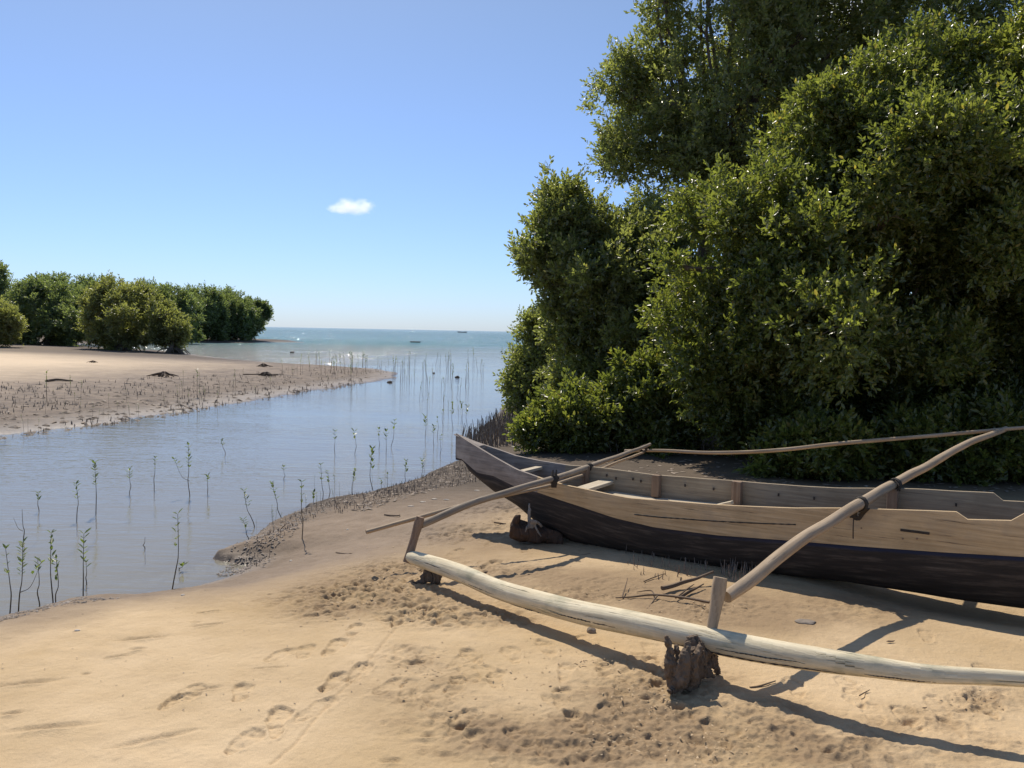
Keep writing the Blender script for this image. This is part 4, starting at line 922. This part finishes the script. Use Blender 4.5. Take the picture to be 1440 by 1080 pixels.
sticks('breathing_roots', 'low stubble of roots covering the grey mud of the spit', [p for p in pts if float(fbm(np.array([p[0]*.8]), np.array([p[1]*.5]), 3, 5)[0]) > -.08], .02, .10, .008)
def litter(name, label, spots, smin, smax, m, thick=.35):
    V = []; Fc = []
    for x, y in spots:
        z = max(gz_fast(x, y), 0)+.004; s = rg.uniform(smin, smax); a = rg.uniform(0, 3.14); e = rg.uniform(1.2, 3); o = len(V)
        for k in range(6):
            t = k*1.047+rg.uniform(-.25, .25); u = math.cos(t)*s*e*.5*rg.uniform(.8, 1.2); v = math.sin(t)*s*.5; V.append((x+u*math.cos(a)-v*math.sin(a), y+u*math.sin(a)+v*math.cos(a), z+rg.uniform(-.3, .5)*s*thick))
        V.append((x, y, z+s*thick)); 
        for k in range(6): Fc.append((o+k, o+(k+1) % 6, o+6))
    me = bpy.data.meshes.new(name); me.from_pydata(V, [], Fc); tag(link(name, me, m, smooth=False), label, 'litter', kind='stuff')
litter('mud_crust', 'broken pale crust and debris along the creek edge', region([(303, 786), (350, 758), (400, 730), (425, 713), (480, 704), (500, 708), (440, 735), (380, 770), (345, 792)], 500)+region([(300, 790), (345, 745), (420, 700), (500, 692), (560, 690), (500, 720), (430, 750), (370, 790)], 500)+region([(0, 872), (60, 856), (110, 846), (170, 842), (150, 852), (60, 872), (0, 892)], 240), .004, .018, CRUST)
litter('mud_crumbs', 'dark crumbs of mud and leaves on the bank by the bow', region([(480, 712), (640, 655), (690, 690), (600, 720), (500, 745)], 500), .008, .035, LITTER)
litter('sand_crumbs', 'tiny crumbs of sand and bits of leaf scattered on the beach', region([(400, 800), (900, 760), (1438, 870), (1438, 1078), (400, 1078)], 220)+region([(0, 900), (400, 800), (500, 1078), (0, 1078)], 60), .002, .006, LITTER, .3)
CLOD = simple('sand_clod', (.40, .285, .16), (.58, .43, .26), 40, bump=.3)
litter('sand_clods', 'small kicked-up clods of damp sand around the footprints and the stump', [p for (a, b, c, d, n_) in [(520, 820, 70, 28, 420), (600, 850, 60, 25, 320), (560, 790, 70, 20, 300), (800, 835, 70, 22, 200), (640, 745, 60, 18, 260), (720, 730, 70, 25, 300), (920, 985, 60, 28, 420), (1010, 1055, 60, 25, 260), (880, 1045, 60, 20, 200), (700, 800, 60, 20, 160), (1375, 992, 40, 14, 120), (980, 860, 60, 14, 260), (590, 945, 50, 25, 160), (740, 960, 120, 40, 200), (830, 930, 60, 20, 140), (470, 850, 60, 25, 160)] for p in [(lambda q: (q.x, q.y))(PZ(rg.gauss(a, c*.6), rg.gauss(b, d*.6), .33)) for _ in range(n_)]][::4], .003, .009, CLOD, .25)
litter('spit_crumbs', 'dark clods and crumbs on the grey mud of the spit', [p for p in pts if rg.random() < .4], .03, .10, LITTER, .35)
litter('leaf_litter', 'fallen leaves and bark under the grove beyond the canoe', [(lambda p: (p.x, p.y))(PZ(rg.uniform(820, 1439), rg.uniform(640, 705), .3)) for _ in range(500)], .02, .05, LITTER, .15)

# ================================================================== SINGLE THINGS ON THE SAND
def gnarl(name, label, cat, base, chains, m, vox=.007, disp=.012, scale=.06, parts=None):
    t = empty(name, base); tag(t, label, cat); mb = MB()
    for pts_, rr in chains: P = curve_pts(pts_, 14); mb.tube(jitter(P, .012, 9, len(mb.v)), rads(rr, 14), n=10, wob=.5, seed=len(mb.v), wfreq=9)
    me = bpy.data.meshes.new(name+'_wood'); me.from_pydata([tuple(v) for v in mb.v], [], mb.f); o = link('weathered_wood', me, None, t)
    rm = o.modifiers.new('r', 'REMESH'); rm.mode = 'VOXEL'; rm.voxel_size = vox; rm.use_smooth_shade = True
    for k, (sc_, st) in enumerate(((scale, disp), (scale*.3, disp*.5))):
        tx = bpy.data.textures.new('t', 'CLOUDS'); tx.noise_scale = sc_; tx.noise_depth = 3; dm = o.modifiers.new('d', 'DISPLACE'); dm.texture = tx; dm.strength = st; dm.texture_coords = 'GLOBAL'
    dg = bpy.context.evaluated_depsgraph_get(); me2 = bpy.data.meshes.new_from_object(o.evaluated_get(dg)); o.modifiers.clear(); o.data = me2; me2.materials.clear(); me2.materials.append(m)
    ul = me2.uv_layers.new(name='UVMap'); n = len(me2.loops); vi = np.empty(n, np.int32); me2.loops.foreach_get('vertex_index', vi); co = np.empty(len(me2.vertices)*3); me2.vertices.foreach_get('co', co); co = co.reshape(-1, 3)[vi]
    ul.data.foreach_set('uv', np.stack([co[:, 2], co[:, 0]+co[:, 1]*.7], 1).ravel())
    me2.polygons.foreach_set('use_smooth', np.ones(len(me2.polygons), bool))
    return t
Q = lambda a, b, d: PY(a, b, d)
def QG(a, b, gx_, gy_, dd=0.0): return PY(a, b, PG(gx_, gy_).y+dd)
sb = PG(965, 962)
gnarl('driftwood_stump', 'gnarled brown driftwood stump propping up the white float log', 'driftwood', sb, [
    ([Q(962, 968, 3.68), Q(970, 940, 3.70), Q(975, 915, 3.74)], [.05, .062, .05]),
    ([Q(947, 962, 3.66), Q(941, 930, 3.64), Q(936, 891, 3.66)], [.03, .024, .010]),
    ([Q(955, 965, 3.62), Q(962, 925, 3.62), Q(968, 903, 3.66)], [.035, .022, .014]),
    ([Q(965, 945, 3.74), Q(990, 932, 3.80), Q(1006, 925, 3.84)], [.05, .045, .022]),
    ([Q(975, 925, 3.76), Q(998, 918, 3.80), Q(1008, 940, 3.80)], [.045, .035, .014]),
    ([Q(985, 940, 3.74), Q(1000, 948, 3.76), Q(1004, 953, 3.76)], [.03, .016, .008]),
    ([Q(950, 968, 3.66), Q(953, 935, 3.66), Q(950, 905, 3.68)], [.03, .024, .009]), ([Q(970, 960, 3.66), Q(976, 930, 3.63), Q(984, 908, 3.66)], [.03, .02, .010]), ([Q(975, 905, 3.76), Q(985, 915, 3.82), Q(1002, 912, 3.86)], [.04, .05, .025]),
    ([Q(955, 966, 3.64), Q(946, 970, 3.60), Q(940, 972, 3.56)], [.03, .018, .008]), ([Q(990, 925, 3.80), Q(1004, 934, 3.84), Q(1009, 948, 3.84)], [.03, .02, .008])], W_DRIFT, vox=.005, disp=.030, scale=.035)
gnarl('driftwood_knot', 'small dark twisted driftwood under the left end of the float log', 'driftwood', PG(605, 820), [
    ([QG(592, 815, 600, 820), QG(605, 808, 600, 820), QG(622, 812, 600, 820)], [.02, .036, .02]), ([QG(598, 800, 600, 820, .05), QG(610, 812, 600, 820), QG(618, 820, 600, 820)], [.03, .035, .02]), ([QG(600, 815, 600, 820), QG(590, 818, 600, 820), QG(580, 820, 600, 820)], [.02, .012, .005])], W_DRIFT, vox=.006, disp=.02, scale=.05)
gnarl('wood_block', 'reddish brown block of wood lying under the canoe bow', 'driftwood', PG(745, 764), [
    ([QG(718, 744, 740, 764), QG(740, 750, 740, 764), QG(790, 758, 740, 764)], [.055, .070, .045]), ([QG(722, 738, 740, 764, .1), QG(750, 745, 740, 764, .08), QG(780, 756, 740, 764, .05)], [.035, .06, .04]), ([QG(722, 735, 740, 764), QG(727, 729, 740, 764), QG(731, 725, 740, 764)], [.022, .016, .008])], W_RED, vox=.008, disp=.035, scale=.10)
gnarl('bleached_root', 'pale upright forked root standing against the hull near the bow', 'driftwood', PG(750, 760), [
    ([QG(747, 745, 740, 764, -.03), QG(745, 725, 740, 764), QG(744, 708, 740, 764, .04)], [.022, .014, .010]), ([QG(745, 732, 740, 764, -.03), QG(756, 735, 740, 764, -.04), QG(764, 742, 740, 764, -.04)], [.016, .012, .008]), ([QG(746, 738, 740, 764, -.03), QG(741, 744, 740, 764, -.05), QG(739, 752, 740, 764, -.05)], [.015, .010, .006]), ([QG(750, 735, 740, 764, -.03), QG(756, 745, 740, 764, -.05), QG(762, 755, 740, 764, -.05)], [.013, .010, .006])], W_PALE, vox=.006, disp=.016, scale=.03)
def pebble(name, label, px, py, sx_, sy_, sz_, m, cat='stone', z=None, sink=.3):
    p = PG(px, py); bm = bmesh.new(); bmesh.ops.create_icosphere(bm, subdivisions=3, radius=1)
    for v in bm.verts:
        k = 1+.22*mn.noise(v.co*1.3+Vector((px, 0, 0)))+.06*mn.noise(v.co*5); v.co = Vector((v.co.x*sx_*k, v.co.y*sy_*k, v.co.z*sz_*k))
    me = bpy.data.meshes.new(name); bm.to_mesh(me); bm.free(); o = link(name, me, m); o.location = (p.x, p.y, p.z+sz_*(1-sink*2)*.5 if z is None else z); tag(o, label, cat); return o
pebble('stone', 'round grey-brown stone in the sand under the middle of the float log', 832, 889, .024, .022, .024, STONE)
pebble('flat_stone', 'flat oval pale stone lying on wet sand between float and hull', 1133, 875, .055, .04, .010, STONE)
pebble('shell', 'small white shell on the mud between creek and float', 409, 789, .012, .010, .007, SHELL, 'shell')
pebble('shell', 'small white shell near the end of the thin spar', 489, 745, .012, .010, .007, SHELL, 'shell')
pebble('shell', 'white shell fragment on wet sand at the lower left', 257, 837, .014, .010, .006, SHELL, 'shell')
pebble('shell', 'flat white shell on wet sand left of the sand ripples', 109, 887, .016, .010, .006, SHELL, 'shell')
for i, (px, py, lb) in enumerate(((578, 712, 'pale shell chip nearest the spar on the rooty mud'), (595, 706, 'pale elongated shell chip left of the boom on rooty mud'), (611, 702, 'pale curled leaf beside the boom on rooty mud'), (671, 690, 'pale shell chip in the mud below the bow'), (628, 703, 'small pale chip against the boom'))):
    pebble('shell', lb, px, py, .03, .012, .006, SHELL, 'shell')
def stick(name, label, pix, r, m=W_TWIG, cat='stick', branches=(), lift=0.0):
    P = []
    for px, py, h in pix: p = PG(px, py); P.append(Vector((p.x, p.y, p.z+h+lift)))
    mb = MB(); n = max(10, len(P)*6); mb.tube(jitter(curve_pts(P, n), .008, 6, int(pix[0][0])), rads([r, r*.9, r*.5], n), n=7, wob=.25, seed=pix[0][0])
    for br in branches:
        B = []
        for px, py, h in br: p = PG(px, py); B.append(Vector((p.x, p.y, p.z+h+lift)))
        mb.tube(jitter(curve_pts(B, 10), .006, 8, 3), rads([r*.7, r*.5, r*.25], 10), n=6, wob=.25)
    o = mb.build(name, m); tag(o, label, cat); return o
stick('fallen_branch', 'thin forked dead branch lying between the float and the hull', [(997, 855, .03), (960, 847, .03), (920, 841, .02), (890, 842, .01), (866, 843, .01)], .007, branches=[[(920, 841, .02), (915, 835, .02), (895, 835, .01)], [(875, 842, .01), (879, 833, .03), (882, 824, .05)], [(950, 845, .02), (970, 835, .04), (976, 833, .05)], [(925, 841, .02), (915, 850, .0), (909, 856, .0)]])
stick('broken_plank', 'dark stick with a split end lying behind the float post', [(930, 834, .03), (965, 827, .04), (1003, 819, .07)], .014, W_DRIFT, branches=[[(955, 842, .01), (975, 834, .02), (990, 828, .03)]])
stick('long_stick', 'long thin dark stick half buried in sand behind the float', [(675, 803, -.014), (730, 796, -.022), (780, 786, -.012), (830, 778, -.004)], .007)
stick('twig', 'short dark twig pointing at the reddish wood block', [(695, 736, .01), (712, 739, .015)], .007)
stick('twig', 'dark stick lying on the mud beside the end of the thin spar', [(540, 725, .01), (560, 727, .012), (563, 725, .01)], .006)
stick('twig', 'small curved twig on the sand right of the driftwood stump', [(1054, 967, .004), (1070, 966, .008), (1090, 960, .01)], .005)
stick('twig', 'small thin twig on the sand under the float right of its shadow fork', [(1208, 979, .003), (1218, 975, .006), (1224, 973, .01)], .003)
stick('twig', 'thin straight twig on the sand left of the float end', [(473, 778, .004), (495, 779, .004)], .004)
stick('twig', 'little stem on the sand between the creek and the spar', [(394, 745, .0), (404, 741, .04)], .004)
stick('twig', 'slender twig in the sand above the lashing branch, nearest the hull shadow', [(906, 819, .006), (935, 808, .006)], .004)
for i, (px, py, lb) in enumerate(((1252, 904, 'reddish fallen leaf beside the boom shadow'), (633, 1003, 'small dark leaf on the sand below centre'), (1300, 998, 'tiny dark leaf right of the boom shadow'))):
    p = PG(px, py); mb = MB(); L = .05 if i == 0 else .025; a = Vector((1, .15, 0)).normalized(); b = Vector((-.15, 1, .2)).normalized(); c = p+Vector((0, 0, .008))
    V = [c-a*L*.5, c-a*L*.15+b*L*.16, c+a*L*.25+b*L*.13, c+a*L*.55+Vector((0, 0, .004)), c+a*L*.25-b*L*.13, c-a*L*.15-b*L*.16, c+Vector((0, 0, -.004))]
    me = bpy.data.meshes.new('fallen_leaf'); me.from_pydata([tuple(v) for v in V], [], [(0, 1, 6), (1, 2, 6), (2, 3, 6), (3, 4, 6), (4, 5, 6), (5, 0, 6)]); o = link('fallen_leaf', me, W_RED); tag(o, lb, 'leaf')
# driftwood heaps on the spit
for i, (px, py, s, lb) in enumerate(((230, 530, .42, 'largest dark driftwood heap on the spit'), (370, 516, .32, 'dark driftwood heap on the spit nearest the sea'), (374, 529, .34, 'driftwood heap with a long stick low on the spit'), (131, 510, .2, 'small dark lump on the pale sand top of the spit'))):
    p = PG(px, py); t = empty('driftwood_heap', p); tag(t, lb, 'driftwood', 'driftwood heaps on the spit'); mb = MB()
    for k in range(9):
        a = rg.uniform(0, 6.28); q = Vector((math.cos(a), math.sin(a)*.6, 0)); c = p+q*rg.uniform(0, .3)*s+Vector((0, 0, .05*s))
        mb.tube(curve_pts([c-q*s*.6, c+Vector((0, 0, rg.uniform(.15, .35)*s)), c+q*s*rg.uniform(.6, 1.2)], 8), rads([.05*s, .09*s, .03*s], 8), n=6, wob=.4, seed=k)
    if i == 2: mb.tube([p+Vector((-.8, 0, .05)), p+Vector((.4, .1, .06))], .02, n=6)
    mb.build('tangled_branches', W_DRIFT, t)
stick('long_stick', 'long dark stick lying on the sand of the spit near the tallest lone seedling', [(66, 537, .03), (80, 536, .04), (102, 537, .03)], .04)
# things out on the water
def float_thing(px, py, L, label, people=0):
    p = PZ(px, py, 0); t = empty('fishing_canoe', p); tag(t, label, 'boat'); mb = MB()
    X_ = Vector((1, .1, 0)); mb.tube([p+X_*(L*f)+Vector((0, 0, h)) for f, h in ((-.5, .28*L*.25), (-.4, .12*L*.4), (0, .06), (.4, .12*L*.4), (.5, .28*L*.25))], rads([.02*L, .07*L, .08*L, .07*L, .02*L], 4), n=8, flat=.8); mb.build('hull', DARKW, t)
    mb = MB(); mb.tube([p+X_*(-L*.25)+Vector((0, 0, .1*L)), p+X_*(-L*.22)+Vector((0, -.35*L, .02*L))], .012*L, n=5); mb.tube([p+X_*(L*.25)+Vector((0, 0, .1*L)), p+X_*(L*.22)+Vector((0, -.35*L, .02*L))], .012*L, n=5)
    mb.tube([p+X_*(-L*.4)+Vector((0, -.35*L, .02*L)), p+X_*(L*.35)+Vector((0, -.35*L, .02*L))], .02*L, n=6); mb.build('outrigger', DARKW, t)
float_thing(584, 481.5, 1.6, 'small dark canoe adrift on the sea left of the farther one')
float_thing(650, 467.6, 9.0, 'distant dark outrigger boat on the sea near the horizon')
for px, py, s, lb in ((643, 531, .10, 'dark round lump floating between the seedlings off the spit'), (610, 525, .06, 'tiny dark lump floating left of the larger round one'), (411, 496, .16, 'dark rock breaking the glittering water by the headland'), (548, 538, .09, 'dark lump in the water just off the spit tip')):
    p = PZ(px, py, 0); bm = bmesh.new(); bmesh.ops.create_icosphere(bm, subdivisions=3, radius=s)
    for v in bm.verts: v.co *= 1+.35*mn.noise(v.co/s*1.5+Vector((px, 0, 0))); v.co.z *= .6
    me = bpy.data.meshes.new('rock'); bm.to_mesh(me); bm.free(); o = link('rock', me, DARKW); o.location = (p.x, p.y, s*.1); tag(o, lb, 'rock')

# ================================================================== CLOUDS
def cloud(label, px, py, D, sx_, sy_, sz_, dens, seed, thr=.48):
    p = PY(px, py, D); bm = bmesh.new(); bmesh.ops.create_icosphere(bm, subdivisions=3, radius=1)
    for v in bm.verts: v.co = Vector((v.co.x*sx_, v.co.y*sy_, v.co.z*sz_))
    me = bpy.data.meshes.new('cloud'); bm.to_mesh(me); bm.free(); o = link('cloud', me); o.location = p; tag(o, label, 'cloud')
    m, nt, b, out = mat('cloud_vapour'); nt.nodes.remove(b); L = nt.links; tc = N(nt, 'ShaderNodeTexCoord'); mp = N(nt, 'ShaderNodeMapping'); L.new(tc.outputs['Object'], mp.inputs[0]); mp.inputs['Scale'].default_value = (1/sx_, 1/sy_, 1/sz_)
    ln = N(nt, 'ShaderNodeVectorMath', operation='LENGTH'); L.new(mp.outputs[0], ln.inputs[0])
    mp2 = N(nt, 'ShaderNodeMapping'); L.new(tc.outputs['Object'], mp2.inputs[0]); mp2.inputs['Scale'].default_value = (1/sx_, 1/sy_, 1/sx_*1.6); mp2.inputs['Location'].default_value = (seed, 0, 0)
    n = N(nt, 'ShaderNodeTexNoise', i_Scale=2.4, i_Detail=6.0, i_Roughness=.62); L.new(mp2.outputs[0], n.inputs[0])
    v = math_(nt, 'SUBTRACT', math_(nt, 'SUBTRACT', math_(nt, 'ADD', n.outputs[0], .25), thr), math_(nt, 'MULTIPLY', ln.outputs['Value'], .42))
    d = math_(nt, 'MULTIPLY', math_(nt, 'MAXIMUM', v, 0.0), dens)
    pv = N(nt, 'ShaderNodeVolumePrincipled'); pv.inputs['Color'].default_value = (1, 1, 1, 1); pv.inputs['Anisotropy'].default_value = .55; L.new(d, pv.inputs['Density']); L.new(pv.outputs[0], out.inputs['Volume'])
    me.materials.append(m)
cloud('small lone white cloud over the sea', 495, 291, 2400, 76, 45, 27, .22, 3.0, thr=.425)
cloud('white cloud bank glimpsed through the gaps at the top of the trees', 1150, 50, 2600, 260, 150, 120, .10, 7.0, thr=.30)
